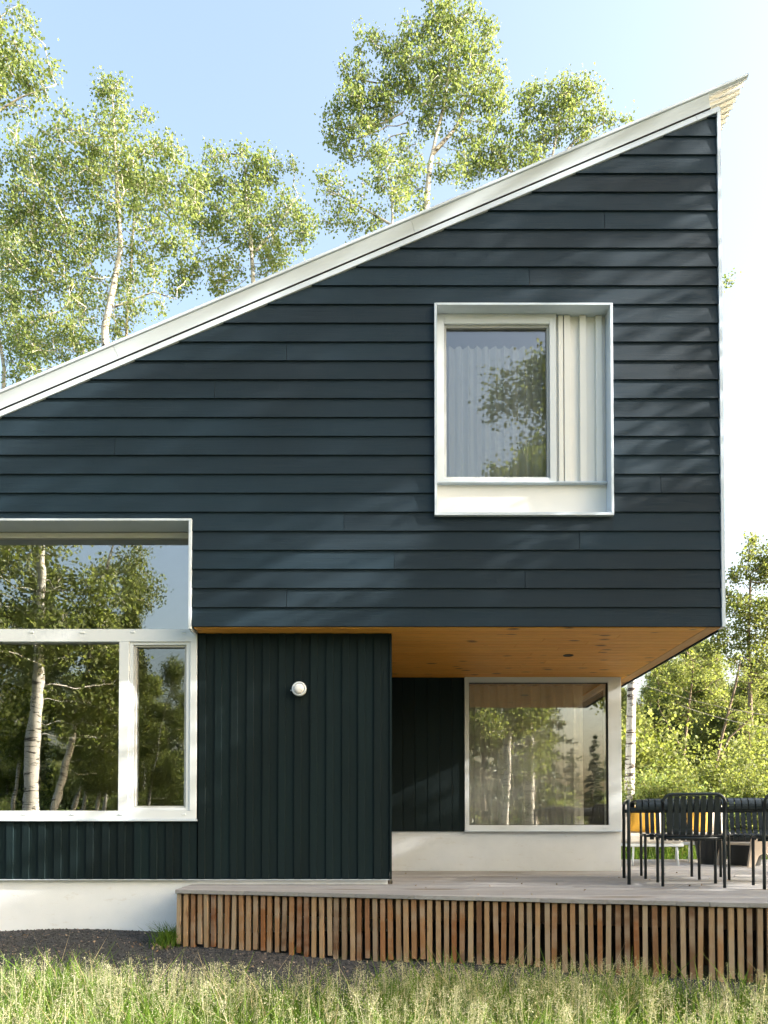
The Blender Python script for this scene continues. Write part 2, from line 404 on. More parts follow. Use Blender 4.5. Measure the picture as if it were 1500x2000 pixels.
JOINTS = {4: [X(1132, 1150, YU)], 2: [X(1025, 1100, YU)], 1: [X(560, 1200, YU)], 5: [X(672, 1020, YU)], 9: [X(225, 905, YU)], 18: [X(1033, 540, YU)],
          7: [X(1290, 950, YU)], 12: [X(420, 760, YU)], 14: [X(560, 680, YU)], 21: [X(1180, 430, YU)], 3: [X(770, 1100, YU)]}
def siding_board(r, zb):
    pl = rake_poly(r, 0.012)
    if len(pl) < 3: return
    fr = [(x, YU - 0.003 - LAP * (1 - (z - zb) / PIT), z) for x, z in pl]; bk = [(x, YU + 0.003, z) for x, z in pl]; n = len(pl)
    MB().add(fr + bk, [tuple(range(n)), tuple(range(n, 2*n))[::-1]] + [(i, n+i, n+(i+1) % n, (i+1) % n) for i in range(n)]).build('siding_board', M['siding'], upper)
for k in range(29):
    zb = ZS + k * PIT; x0 = XLFT
    if zb > zr(XR): break
    cuts = [XLFT] + sorted(JOINTS.get(k, []) + [-3.9 - 0.37 * (k % 4)]) + [XR - 0.014]
    for a, b in zip(cuts[:-1], cuts[1:]):
        for r in [q for w in rects_minus((a + 0.002, b - 0.002, zb, zb + PIT), W1) for q in rects_minus(w, W2)]:
            siding_board(r, zb)
# corner trim and right-hand wall
part('corner_trim', MB().box(XR - 0.013, XR + 0.016, YU - 0.026, YU + 0.09, ZS - 0.004, zr(XR) + 0.01), M['white'])
right = part('right_wall', MB().prism([(XR - 0.01, YU + 0.09, ZS - 0.022), (XR - 0.01, 14.0, ZS - 0.022), (XR - 0.01, 14.0, zr(XR)), (XR - 0.01, YU + 0.09, zr(XR))], (0, 0, 0), (0.016, 0, 0)), M['siding'])
# rear, left and inner walls, floors
part('back_wall', MB().box(XLFT, XR - 0.02, 14.0, 14.15, 0.2, zr(XLFT) + 0.6), M['room'])
part('back_gable', MB().prism([(XLFT, 14.0, zr(XLFT) + 0.6), (XR - 0.02, 14.0, zr(XLFT) + 0.6), (XR - 0.02, 14.0, zr(XR)), (XLFT + 1.5, 14.0, zr(XLFT + 1.5))], (0, 0, 0), (0, 0.15, 0)), M['room'])
part('left_wall', MB().box(XLFT - 0.12, XLFT, YU + 0.15, 14.15, 0.1, zr(XLFT)), M['vboard'])
part('ground_floor', MB().box(XLFT, 0.05, YL + 0.15, 14.0, 0.42, 0.62).box(0.051, X(1213, 1500, YR) - 0.1, YR + 0.15, 14.0, 0.42, 0.62), M['roomfloor'])
part('upper_floor', MB().box(W2[1] + 0.1, XR - 0.02, YU + 0.15, 14.0, ZS + 0.03, ZS + 0.25), M['roomfloor'])
part('partition_wall', MB().box(W2[1] + 0.08, W2[1] + 0.18, YL + 0.2, 14.0, 0.62, zr(W2[1])).box(W2[1] + 0.181, XR - 0.03, 10.4, 10.5, 0.62, ZS + 0.02), M['room'])

# roof: slab, corrugated sheet, rake trim pieces
UP = Vector((-math.sin(AR), 0, math.cos(AR)))          # square to the slope
def on_rake(x, n, y):
    p = Vector((x, y, zr(x))) + UP * n; return p
def along(x0, x1, prof, mb=None, smooth=False):        # sweep a (y, n) profile up the rake
    mb = mb or MB(); n = len(prof)
    ra = [on_rake(x0, q, y) for y, q in prof]; rb = [on_rake(x1, q, y) for y, q in prof]
    mb.add(ra + rb, [tuple(range(n))[::-1], tuple(range(n, 2*n))] + [(i, (i+1) % n, n + (i+1) % n, n+i) for i in range(n)], smooth); return mb
roof = part('roof', along(XLFT - 0.3, XR - 0.04, [(YU + 0.02, 0.012), (14.3, 0.012), (14.3, 0.135), (YU + 0.02, 0.135)]), M['roofm'])
def x_at(px, py, n, y):                                # x along the rake seen at that pixel
    return P(px, py, y).x
XT = x_at(1409, 215, 0, YU - 0.03)
cutx = [XLFT - 0.35, x_at(215, 712, 0, YU), x_at(1360, 235, 0, YU), XT]
for a, b in zip(cutx[:-1], cutx[1:]):
    along(a + 0.001, b - 0.001, [(YU + 0.015, 0.0), (YU - 0.028, 0.0), (YU - 0.028, 0.045), (YU + 0.015, 0.045)]).build('rake_trim', M['white'], roof, 0.0015)
XF = x_at(1394, 190, 0, YU - 0.05)
cutx = [XLFT - 0.35, x_at(240, 690, 0, YU), x_at(815, 440, 0, YU), XF]
cove = [(YU - 0.037 - 0.045 * (k / 6.0) ** 1.6, 0.055 + 0.085 * k / 6.0) for k in range(7)]
along(XLFT - 0.34, XF, [(YU + 0.014, 0.0465), (YU - 0.0362, 0.0500), (YU - 0.0362, 0.0545), (YU + 0.014, 0.0545)]).build('painted_shadow_strip', M['black'], roof)  # black strip painting in the shade under the flashing's lower edge
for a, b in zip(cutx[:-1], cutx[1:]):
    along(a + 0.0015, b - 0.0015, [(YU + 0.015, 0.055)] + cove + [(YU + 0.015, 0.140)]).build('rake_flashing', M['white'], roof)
XE = x_at(1461, 150, 0, YU - 0.10) + 0.068
along(XLFT - 0.4, XE, [(YU - 0.060, 0.1425), (YU - 0.098, 0.1425), (YU - 0.102, 0.162), (YU - 0.060, 0.174)]).build('drip_edge', M['white'], roof, 0.002)
nper = 112; ys = np.linspace(YU - 0.085, YU - 0.085 + 0.0677 * nper, nper * 8 + 1)
sv = []
for y in ys:
    n = 0.155 + 0.012 * math.cos((y - ys[0]) / 0.0677 * 2 * math.pi)
    for q in (n, n + 0.003):
        for x in (XLFT - 0.4, XE + 0.004): sv.append(on_rake(x, q, y))
sv = np.array(sv); sf = []
for i in range(len(ys) - 1):
    a, b = 4*i, 4*i + 4
    sf += [(a, a+1, b+1, b), (a+2, b+2, b+3, a+3), (a+1, a+3, b+3, b+1)]
link('corrugated_sheet', mesh_np('corrugated_sheet', sv, np.array(sf), M['roofm']), None)
hp(bpy.data.objects['corrugated_sheet']).name = 'corrugated_sheet'
vp = P(201, 672, 9.0)
MB().prism([(vp.x - 0.06, 9.0, vp.z - 0.5), (vp.x + 0.02, 9.0, vp.z - 0.5), (vp.x + 0.035, 9.0, vp.z - 0.02), (vp.x + 0.012, 9.0, vp.z + 0.02), (vp.x - 0.02, 9.0, vp.z - 0.03)], (0, 0, 0), (0, 0.07, 0)).build('roof_vent', M['black'], roof)

# upper window: boxed-out trim, frame, glass, ribbed panel, sill panel
def frame4(mb, x0, x1, z0, z1, w, y0, y1, wt=None, wb=None):
    wt = wt or w; wb = wb or w
    mb.box(x0, x0 + w, y0, y1, z0, z1).box(x1 - w, x1, y0, y1, z0, z1)
    mb.box(x0 + w, x1 - w, y0, y1, z1 - wt, z1).box(x0 + w, x1 - w, y0, y1, z0, z0 + wb); return mb
RD = 0.098; YW = YU + RD
x0, x1, z0, z1 = W1
win = part('upper_window', MB().box(x0, x1, YW + 0.02, YW + 0.022, z0, z0 + 0.01), M['cream'])
frame4(MB(), x0, x1, z0, z1, 0.022, YU - 0.045, YW + 0.03, 0.020, 0.026).build('box_trim', M['white'], win, 0.002)
fx0, fx1, fz0, fz1 = x0 + 0.0225, X(1085, 800, YW), Z(944, YW, 970), z1 - 0.0205
gx0, gx1, gz0, gz1 = X(872, 800, YW), X(1068, 800, YW), Z(932, YW, 970), Z(641, YW, 970)
MB().box(fx0, gx0 - 0.022, YW - 0.03, YW + 0.06, fz0, fz1).box(gx1 + 0.022, fx1, YW - 0.03, YW + 0.06, fz0, fz1) \
    .box(gx0 - 0.022, gx1 + 0.022, YW - 0.03, YW + 0.06, gz1 + 0.022, fz1).box(gx0 - 0.022, gx1 + 0.022, YW - 0.03, YW + 0.06, fz0, gz0 - 0.016).build('frame', M['vinyl'], win, 0.003)
frame4(MB(), gx0 - 0.0215, gx1 + 0.0215, gz0 - 0.0155, gz1 + 0.0215, 0.021, YW - 0.006, YW + 0.05, 0.021, 0.015).build('sash', M['gasket'], win)
MB().box(gx0 - 0.004, gx1 + 0.004, YW + 0.020, YW + 0.026, gz0 - 0.004, gz1 + 0.004).build('pane', M['glass2'], win)
MB().box(fx1 + 0.001, x1 - 0.0225, YW + 0.012, YW + 0.05, fz0, fz1).build('ribbed_panel', M['cream'], win)
for a, b in ((1090.5, 1099.5), (1101.5, 1114), (1132, 1144.6), (1163.5, 1176)):
    MB().box(X(a, 800, YW), X(b, 800, YW), YW - 0.018, YW + 0.013, fz0 + 0.012, fz1 - 0.004).build('batten', M['cream'], win, 0.002)
MB().box(x0 + 0.0225, x1 - 0.0225, YW - 0.045, YW + 0.03, fz0 - 0.014, fz0 - 0.001).build('sill_ledge', M['white'], win, 0.002)
MB().box(x0 + 0.0225, x1 - 0.0225, YW + 0.004, YW + 0.04, z0 + 0.0265, fz0 - 0.0145).build('sill_panel', M['cream'], win)
MB().box(x0 + 0.0225, x1 - 0.0225, YW - 0.03, YW + 0.003, z0 + 0.0265, z0 + 0.034).build('drip_strip', M['gasket'], win)

def curtain(name, x0, x1, z0, z1, y, period, amp, label, mat, seed):
    rr = random.Random(seed); n = int((x1 - x0) / period * 10); vs = []; fs = []
    ph = 0
    for i in range(n + 1):
        x = x0 + (x1 - x0) * i / n; ph += 2 * math.pi / 10 * (0.8 + 0.4 * rr.random())
        yy = y + amp * math.sin(ph) + 0.3 * amp * math.sin(2.3 * ph)
        vs += [(x, yy, z1), (x + 0.004 * math.sin(ph), y + (yy - y) * 1.15, (z0 + z1) / 2), (x + 0.008 * math.sin(ph * 0.7), y + (yy - y) * 1.25, z0)]
    for i in range(n):
        for j in range(2): fs.append((3*i + j, 3*i + j + 1, 3*i + j + 4, 3*i + j + 3))
    o = link(name, mesh_np(name, np.array(vs), np.array(fs), mat, True)); return tag(o, label, 'curtain')
curtain('sheer_curtain', gx0 - 0.1, gx1 + 0.1, gz0 - 0.3, gz1 - 0.085, YW + 0.14, 0.085, 0.022, 'pale sheer curtain hanging in folds behind the upper window', M['sheer'], 3)

# tall left window
YG = YL - 0.012                                        # front of its lower frame
wl_ = hp(MB().box(W2[0], W2[1] - 0.03, YL + 0.20, YL + 0.202, 0.70, 0.71).build('tall_window', M['vinyl']))
MB().box(W2[0], W2[1], YU - 0.04, YL + 0.02, W2[3] - 0.020, W2[3]).box(W2[1] - 0.024, W2[1], YU - 0.04, YL - 0.013, ZS - 0.03, W2[3] - 0.0205).build('box_trim', M['white'], wl_, 0.002)
lz = lambda py: Z(py, YG, 200)
lx = lambda px, py=1420: X(px, py, YG)
fr = MB()
fr.box(W2[0], lx(384), YG, YL + 0.10, lz(1253), lz(1228.5))                      # transom
fr.box(W2[0], lx(384), YG, YL + 0.10, lz(1600), lz(1583.5))                      # bottom rail
fr.box(lx(370.5), lx(384), YG, YL + 0.10, lz(1583.5), lz(1253))                   # right jamb
fr.box(lx(231.5), lx(251), YG, YL + 0.10, lz(1583.5), lz(1253))                   # mullion
fr.build('frame', M['vinyl'], wl_, 0.003)
MB().box(W2[0], W2[1] - 0.0245, YL + 0.03, YL + 0.08, Z(1050.5, YL + 0.03, 200), W2[3] - 0.0205).build('head_frame', M['cream'], wl_, 0.002)
MB().box(W2[0], lx(386.5), YG - 0.022, YL + 0.01, lz(1604), lz(1600.2)).build('sill', M['white'], wl_, 0.002)
frame4(MB(), lx(251.3), lx(370.2), lz(1583.2), lz(1253.3), 0.034, YG + 0.012, YL + 0.08, 0.026, 0.026).build('casement_sash', M['vinyl'], wl_, 0.002)
frame4(MB(), lx(251.3) + 0.0345, lx(370.2) - 0.0345, lz(1583.2) + 0.0265, lz(1253.3) - 0.0265, 0.020, YG + 0.028, YL + 0.07, 0.016, 0.016).build('screen_border', M['gasket'], wl_)
MB().box(W2[0], W2[1] - 0.0245, YL + 0.055, YL + 0.061, lz(1228.5) - 0.003, Z(1050, YL + 0.06, 200)).build('pane', M['glass'], wl_)
MB().box(W2[0], lx(231.5) + 0.003, YL + 0.045, YL + 0.051, lz(1583.5) - 0.003, lz(1253) + 0.003).build('pane', M['glass'], wl_)
MB().box(lx(251.3) + 0.05, lx(370.2) - 0.05, YL + 0.05, YL + 0.056, lz(1583.2) + 0.04, lz(1253.3) - 0.04).build('pane', M['screen'], wl_)
for py, xs_ in ((1235, (60, 159, 258, 358)), (1590.5, (50, 144, 238, 360))):
    for px in xs_ + ((-45, -150) if py < 1300 else (-46, -142)):
        MB().box(lx(px - 4), lx(px + 4), YG - 0.007, YG + 0.002, lz(py + 1.5), lz(py - 1.5)).build('weep_cover', M['vinyl'], wl_, 0.002)
# lower wall with stepped vertical boards
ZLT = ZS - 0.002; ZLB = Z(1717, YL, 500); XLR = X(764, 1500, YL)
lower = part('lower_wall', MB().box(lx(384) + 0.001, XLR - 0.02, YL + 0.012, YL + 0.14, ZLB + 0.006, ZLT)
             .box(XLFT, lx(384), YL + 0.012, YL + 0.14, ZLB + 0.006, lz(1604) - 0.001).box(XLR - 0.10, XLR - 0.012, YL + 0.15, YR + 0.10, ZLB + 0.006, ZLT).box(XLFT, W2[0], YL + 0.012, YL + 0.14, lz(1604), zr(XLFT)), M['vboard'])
VP = 0.1425
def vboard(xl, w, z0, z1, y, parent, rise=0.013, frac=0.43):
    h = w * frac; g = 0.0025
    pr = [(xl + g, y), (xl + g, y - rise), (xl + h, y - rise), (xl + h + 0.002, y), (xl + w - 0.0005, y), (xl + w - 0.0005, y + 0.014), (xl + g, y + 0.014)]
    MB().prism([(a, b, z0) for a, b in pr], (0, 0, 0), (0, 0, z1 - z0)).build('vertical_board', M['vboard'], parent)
x = XLR - 0.012 - VP
vboard(XLR - 0.014, 0.016, ZLB, ZLT - 0.012, YL, lower, 0.014, 0.9)
while x > XLFT + VP:
    if x + VP <= lx(384) + 0.002: vboard(x, VP, ZLB, lz(1604) - 0.002, YL, lower)
    elif x < lx(384):
        vboard(x, VP, ZLB, lz(1604) - 0.002, YL, lower)
        vboard(lx(384) + 0.003, x + VP - lx(384) - 0.003, ZLB, ZLT - 0.012, YL, lower, 0.004, 0.3)
    else: vboard(x, VP, ZLB, ZLT - 0.012, YL, lower)
    x -= VP
MB().box(XLR - 0.004, XLR + 0.006, YL - 0.012, YR, ZLB, ZLT - 0.02).build('return_board', M['vboard'], lower)
# foundation and recessed wall
XC = X(1213, 1500, YR)
found = part('foundation', MB().box(XLFT, XLR - 0.03, YL + 0.02, YL + 0.22, -0.1, ZLB - 0.008).box(XLR - 0.05, XC, YR + 0.02, YR + 0.2, 0.3, Z(1624, YR, 900)).box(XC - 0.2, XC, YR + 0.201, 14.0, 0.3, Z(1624, YR, 900)), M['stucco'])
MB().box(XLFT, XLR - 0.01, YL - 0.020, YL + 0.03, ZLB - 0.0075, ZLB - 0.002).build('drip_flashing', M['white'], found)
ZR0, ZR1 = Z(1624, YR, 900), ZS - 0.001
XW0 = X(907, 1500, YR)
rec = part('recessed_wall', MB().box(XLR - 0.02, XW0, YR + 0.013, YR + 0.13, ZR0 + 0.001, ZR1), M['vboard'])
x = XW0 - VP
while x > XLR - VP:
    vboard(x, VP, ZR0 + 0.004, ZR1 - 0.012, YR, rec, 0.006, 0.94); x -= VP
# corner window
cx = lambda px: X(px, 1480, YR)
cz = lambda py: Z(py, YR, 1050)
cw = hp(MB().box(XW0 + 0.01, XC - 0.01, YR + 0.16, YR + 0.162, ZR0 + 0.002, ZR0 + 0.008).build('corner_window', M['vinyl']))
cf = MB()
gx0, gx1, gz0, gz1 = cx(916), cx(1187.5), cz(1611.5), cz(1333)
cf.box(XW0 + 0.001, gx0, YR - 0.02, YR + 0.10, ZR0 + 0.012, ZR1 - 0.001).box(gx1, XC, YR - 0.02, YR + 0.16, ZR0 + 0.012, ZR1 - 0.001)
cf.box(gx0, gx1, YR - 0.02, YR + 0.10, gz1, ZR1 - 0.001).box(gx0, gx1, YR - 0.02, YR + 0.10, ZR0 + 0.012, gz0)
cf.box(XC - 0.10, XC, YR + 0.161, 11.0, ZR0 + 0.012, ZR0 + 0.08).box(XC - 0.10, XC, YR + 0.161, 11.0, gz1, ZR1 - 0.001).box(XC - 0.10, XC, 11.0, 14.0, ZR0 + 0.012, ZR1 - 0.001)
cf.build('frame', M['vinyl'], cw, 0.003)
frame4(MB(), gx0 + 0.0005, gx1 - 0.0005, gz0 + 0.0005, gz1 - 0.0005, 0.006, YR + 0.005, YR + 0.06).build('gasket', M['black'], cw)
MB().box(gx0, gx1, YR + 0.03, YR + 0.036, gz0, gz1).build('pane', M['glass3'], cw)
MB().box(XC - 0.06, XC - 0.054, YR + 0.162, 10.99, ZR0 + 0.081, gz1 - 0.001).build('pane', M['glass2'], cw)
MB().box(XW0 - 0.004, XC + 0.004, YR - 0.045, YR + 0.02, ZR0 - 0.002, ZR0 + 0.0115).build('sill', M['white'], cw, 0.002)
for px in (985, 1088, 1180):
    MB().box(cx(px - 4), cx(px + 4), YR - 0.027, YR - 0.018, cz(1618.5), cz(1616)).build('weep_cover', M['vinyl'], cw, 0.001)
curtain('sheer_curtain', gx0 - 0.1, gx1 - 0.22, gz0 - 0.02, gz1 + 0.02, YR + 0.30, 0.13, 0.035, 'floor length sheer curtain drawn behind the corner window', M['sheer2'], 5)
# soffit boards
sof = hp(MB().box(XLR - 0.01, XR - 0.03, YU + 0.02, YR + 0.30, ZS + 0.004, ZS + 0.028).box(W2[1] + 0.01, XLR - 0.0105, YU + 0.02, YL + 0.05, ZS + 0.004, ZS + 0.028).build('soffit', M['soffit']))
y = YU + 0.012; k = 0
while y < YR + 0.25:
    w = 0.118; xa = W2[1] + 0.012 if y + w < YL + 0.08 else XLR - 0.004
    j = xa + (1.2 + 1.1 * ((k * 7) % 5) / 5.0)
    for a, b in ((xa, j - 0.0008), (j + 0.0008, XR - 0.135)):
        MB().box(a, b, y + 0.0025, y + w - 0.0025, ZS - 0.009, ZS + 0.0035).build('soffit_board', M['soffit'], sof, 0.002)
    y += w; k += 1
MB().box(XR - 0.134, XR - 0.016, YU + 0.012, YR + 0.25, ZS - 0.011, ZS + 0.003).build('edge_board', M['soffity'], sof, 0.002)
MB().box(XC - 0.1, XR - 0.02, YR + 0.251, 14.0, ZS - 0.010, ZS + 0.002).build('rear_strip', M['soffity'], sof)

# wall lamp and recessed downlight
lc = P(584.5, 1346, YL - 0.03)
lamp = empty('wall_lamp', (lc.x, YL - 0.013, lc.z)); tag(lamp, 'round white bulkhead lamp on the dark vertical boards', 'lamp')
def disc(mb, prof, seg=28):                            # prof: (y, r) revolve round the y axis
    mb.loft([[(r * math.cos(2*math.pi*k/seg), y, r * math.sin(2*math.pi*k/seg)) for k in range(seg)] for y, r in prof], True, True, True); return mb
disc(MB(), [(0.0, 0.062), (-0.03, 0.066), (-0.045, 0.063), (-0.048, 0.052), (-0.040, 0.047)]).build('housing', M['vinyl'], lamp)
disc(MB(), [(-0.038, 0.047), (-0.056, 0.043), (-0.064, 0.030), (-0.066, 0.004)]).build('lens', M['lampglass'], lamp)
MB().box(-0.078, -0.062, -0.03, -0.018, -0.016, -0.008).build('latch', M['vinyl'], lamp, 0.002)
dc = PG(1110, 1280, ZS - 0.01)
dl = empty('downlight', (dc.x, dc.y, ZS - 0.009)); tag(dl, 'small black recessed downlight in the wood soffit', 'downlight')
sg = 24
rr = lambda r, z: [(r * math.cos(2*math.pi*k/sg), r * math.sin(2*math.pi*k/sg), z) for k in range(sg)]
MB().loft([rr(0.052, 0), rr(0.052, -0.004), rr(0.040, -0.006), rr(0.036, -0.001)], True, True, False).build('ring', M['black'], dl)
MB().loft([rr(0.037, -0.0012), rr(0.02, -0.0008)], True, True, True).build('baffle', M['planter'], dl)

# ------------------------------------------------------------------ deck
deck = empty('deck', (EA.x, EA.y, gz(EA.x, EA.y))); tag(deck, 'raised weathered wooden deck with vertical cedar slat skirt', 'deck')
def dk(o): o.parent = deck; o.matrix_parent_inverse = Matrix.Translation(-deck.location); return o
BW = 0.112; XMAX = 7.4; TH = 0.034
XL0 = EA.x
y = 11.35; k = 0
rnd = random.Random(11)
while y > edge_y(XMAX):
    ya, yb = y - BW + 0.0022, y - 0.0022
    xl = XL0 if yb < YL + 0.02 else (XLR + 0.012 if yb < YR + 0.01 else XC + 0.012)
    poly = [(xl, ya), (XMAX, ya), (XMAX, yb), (xl, yb)]
    # keep behind the angled front edge: y >= edge_y(x)
    poly = clip(poly, ED.y / ED.x, -1.0, -(EA.y - EA.x * ED.y / ED.x))
    if len(poly) > 2:
        j = 1.2 + rnd.random() * 4.2; dz = rnd.uniform(-0.0012, 0.0012)
        for part_ in (clip(poly, 1, 0, j - 0.001), clip(poly, -1, 0, -j - 0.001)):
            if len(part_) > 2 and max(p[0] for p in part_) - min(p[0] for p in part_) > 0.02:
                dk(MB().prism([(a, b, DZ + dz) for a, b in part_], (0, 0, -TH), (0, 0, 0)).build('deck_board', M['deck'], None, 0.003))
    y -= BW; k += 1
# skirt slats
sl = MB().box(-0.0175, 0.0175, -0.019, 0.019, -1.0, 0.0).mesh('slat', M['cedar'], 0.0)
n = int((EB - EA).length * 1.32 / 0.0617)
zt = DZ - TH - 0.004
for i in range(n + 1):
    p = EA + ED * (0.024 + i * 0.0617 + rnd.gauss(0, 0.002)) - EN * (0.036 + rnd.uniform(-0.002, 0.003))
    if i in (0,): pass
    h = zt - gz(p.x, p.y) - 0.005 + rnd.uniform(-0.03, 0.02)
    dk(link('slat', sl, None, (p.x, p.y, zt), (rnd.gauss(0, 0.006), rnd.gauss(0, 0.009), EANG + rnd.gauss(0, 0.035)), (rnd.uniform(0.94, 1.05), 1, h)))
for i in range(8):
    p = Vector((XL0 + 0.032, EA.y + 0.075 + i * 0.0617, 0)); h = zt - gz(p.x, p.y)
    if p.y < YL: dk(link('slat', sl, None, (p.x, p.y, zt), (0, 0, math.pi / 2), (1, 1, h)))
q0, q1 = EA + ED * 0.05 - EN * 0.085, EA + ED * (n * 0.0617) - EN * 0.085
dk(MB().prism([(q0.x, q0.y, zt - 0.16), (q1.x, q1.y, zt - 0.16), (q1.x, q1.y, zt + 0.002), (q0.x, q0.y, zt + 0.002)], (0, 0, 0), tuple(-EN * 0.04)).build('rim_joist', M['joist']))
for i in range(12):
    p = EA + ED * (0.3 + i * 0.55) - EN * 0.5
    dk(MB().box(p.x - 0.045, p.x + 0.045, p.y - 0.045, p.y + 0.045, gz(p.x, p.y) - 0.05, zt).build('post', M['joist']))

# ------------------------------------------------------------------ dining furniture
def arc(cx_, cz_, r, a0, a1, n=6): return [(cx_ + r * math.cos(a0 + (a1 - a0) * k / n), cz_ + r * math.sin(a0 + (a1 - a0) * k / n)) for k in range(n + 1)]
TR = 0.0135
def make_chair():
    root = empty('dining_chair'); w = 0.245
    pts = [(-w, -0.215, 0), (-w, -0.215, 0.42), (-w, -0.24, 0.60), (-w, -0.262, 0.72)]
    for a, b in arc(-w + 0.075, 0.715, 0.075, math.pi, math.pi / 2): pts.append((a, -0.264 - 0.012 * (b - 0.715) / 0.075, b))
    pts += [(-x_, y_, z_) for x_, y_, z_ in pts[::-1]]
    MB().tube(pts, TR, 10).build('back_frame', M['green'], root)
    for s in (-1, 1):
        MB().tube([(s * w, 0.235, 0), (s * w, 0.23, 0.40), (s * w, 0.215, 0.425), (s * w, 0.19, 0.43), (s * w, -0.215, 0.425)], TR, 10).build('leg', M['green'], root)
    MB().tube([(-w, 0.19, 0.418), (w, 0.19, 0.418)], 0.010, 8).build('front_rail', M['green'], root)
    MB().tube([(-w, -0.20, 0.418), (w, -0.20, 0.418)], 0.010, 8).build('rear_rail', M['green'], root)
    path = [(0, -0.272, 0.775), (0, -0.262, 0.72), (0, -0.235, 0.58), (0, -0.215, 0.50)]
    path += [(0, -0.155 + 0.06 * math.cos(t), 0.495 + 0.06 * math.sin(t)) for t in [math.pi + 0.15 + k * (math.pi / 2 - 0.2) / 4 for k in range(5)]]
    path += [(0, 0.0, 0.433), (0, 0.18, 0.440), (0, 0.222, 0.432), (0, 0.243, 0.408), (0, 0.243, 0.385)]
    sm = MB().strip(path, (1, 0, 0), 0.0195, 0.005, None).mesh('slat', M['green'])
    for i in range(8): link('slat', sm, root, (-0.1855 + i * 0.053, 0, 0))
    return root
def place(o, c, rz, z=DZ): o.location = (c[0], c[1], z); o.rotation_euler = (0, 0, rz)
ch = make_chair(); place(ch, (2.69, 6.54), R(-15)); GRP = 'dark slatted chairs round the dining table'
tag(ch, 'dark green slatted metal chair nearest the camera, its back turned to it', 'chair', GRP)
for c, rz, lab in (((3.42, 6.25), R(-16), 'dark green slatted chair cut off by the right picture edge'),
                   ((2.86, 7.46), R(-14 + 180), 'slatted metal chair on the far side of the table, left one'),
                   ((3.60, 7.28), R(-15 + 180), 'slatted metal chair on the far side of the table, right one')):
    c2 = copy_tree(ch); place(c2, c, rz); tag(c2, lab, 'chair', GRP)
tb = empty('dining_table'); tag(tb, 'long dark green slatted metal dining table on the deck', 'table')
TL, TW = 1.70, 0.86
path = [(0, -TW/2 - 0.035, 0.665)] + [(0, -TW/2 + 0.025 - 0.06 * math.cos(t), 0.69 + 0.06 * math.sin(t)) for t in [k * math.pi / 2 / 5 for k in range(6)]]
path = path + [(0, -y_, z_) for _, y_, z_ in path[::-1]]
sm = MB().strip(path, (1, 0, 0), 0.0215, 0.005, None).mesh('slat', M['green'])
ns = int(TL / 0.0555)
for i in range(ns): link('slat', sm, tb, (-TL/2 + 0.075 + i * 0.0555 * (TL - 0.15) / (0.0555 * (ns - 1)), 0, 0))
for sx in (-1, 1):
    for sy in (-1, 1):
        MB().tube([(sx * (TL/2 + 0.01), sy * (TW/2 - 0.01), 0), (sx * (TL/2 + 0.01), sy * (TW/2 - 0.01), 0.70), (sx * (TL/2 + 0.008), sy * (TW/2 - 0.03), 0.735), (sx * (TL/2 + 0.005), sy * (TW/2 - 0.06), 0.745)], 0.0155, 10).build('leg', M['green'], tb)
    MB().tube([(sx * (TL/2 + 0.005), -TW/2 + 0.06, 0.742), (sx * (TL/2 + 0.005), TW/2 - 0.06, 0.742)], 0.014, 8).build('end_rail', M['green'], tb)
for sy in (-1, 1):
    MB().box(-TL/2, TL/2, sy * (TW/2 - 0.01) - 0.014, sy * (TW/2 - 0.01) + 0.014, 0.648, 0.684).build('side_rail', M['green'], tb, 0.004)
ta = R(-15); u = Vector((math.cos(ta), math.sin(ta))); v = Vector((-math.sin(ta), math.cos(ta)))
tc = Vector((2.175, 6.60)) + u * (TL/2 + 0.01) + v * (TW/2 - 0.01); place(tb, tc, ta)

# ------------------------------------------------------------------ lounge corner at the back of the deck
def pillow_mesh(name, w, h, d, mat, seg=10):
    vs = []; fs = []
    for s in (1, -1):
        for i in range(seg + 1):
            for j in range(seg + 1):
                a, b = 2*i/seg - 1, 2*j/seg - 1
                t = (1 - abs(a) ** 3) * (1 - abs(b) ** 3); k = 1 - 0.07 * (1 - abs(a)) * 0 - 0.05 * (a*a + b*b - a*a*b*b)
                vs.append((a * w/2 * (1 - 0.06 * (1 - b*b)), s * d/2 * max(t, 0) ** 0.6, b * h/2 * (1 - 0.06 * (1 - a*a))))
    n = seg + 1
    for s in range(2):
        for i in range(seg):
            for j in range(seg):
                q = s*n*n; f = (q + i*n + j, q + (i+1)*n + j, q + (i+1)*n + j+1, q + i*n + j+1); fs.append(f if s else f[::-1])
    mb_ = MB(); mb_.add(vs, fs, True); return mb_.mesh(name, mat)
so = empty('outdoor_armchair', (3.50, 9.95, DZ)); tag(so, 'off-white cushioned outdoor armchair with thin white legs beside the corner window', 'armchair', 'off-white armchairs on the deck')
for sx in (-0.28, 0.28):
    for sy in (-0.36, 0.36):
        MB().tube([(sx * 1.05, sy, 0), (sx, sy, 0.27)], 0.014, 8).build('leg', M['vinyl'], so)
MB().box(-0.36, 0.36, -0.39, 0.39, 0.245, 0.285).build('seat_frame', M['vinyl'], so, 0.008)
MB().box(-0.35, 0.35, -0.40, 0.30, 0.286, 0.42).build('seat_cushion', M['fabric'], so, 0.03)
link('back_cushion', pillow_mesh('back_cushion', 0.72, 0.44, 0.22, M['fabric']), so, (0, 0.28, 0.60), (R(-12), 0, 0))
MB().box(-0.42, -0.31, -0.38, 0.38, 0.30, 0.63).build('armrest', M['fabric'], so, 0.04)
MB().box(-0.40, 0.40, 0.40, 0.43, 0.285, 0.72).build('back_frame', M['vinyl'], so, 0.008)
s2 = copy_tree(so); s2.location = (4.62, 10.75, DZ); s2.rotation_euler = (0, 0, R(-8)); tag(s2, 'off-white outdoor armchair farther back, half hidden by table and planters', 'armchair', 'off-white armchairs on the deck')
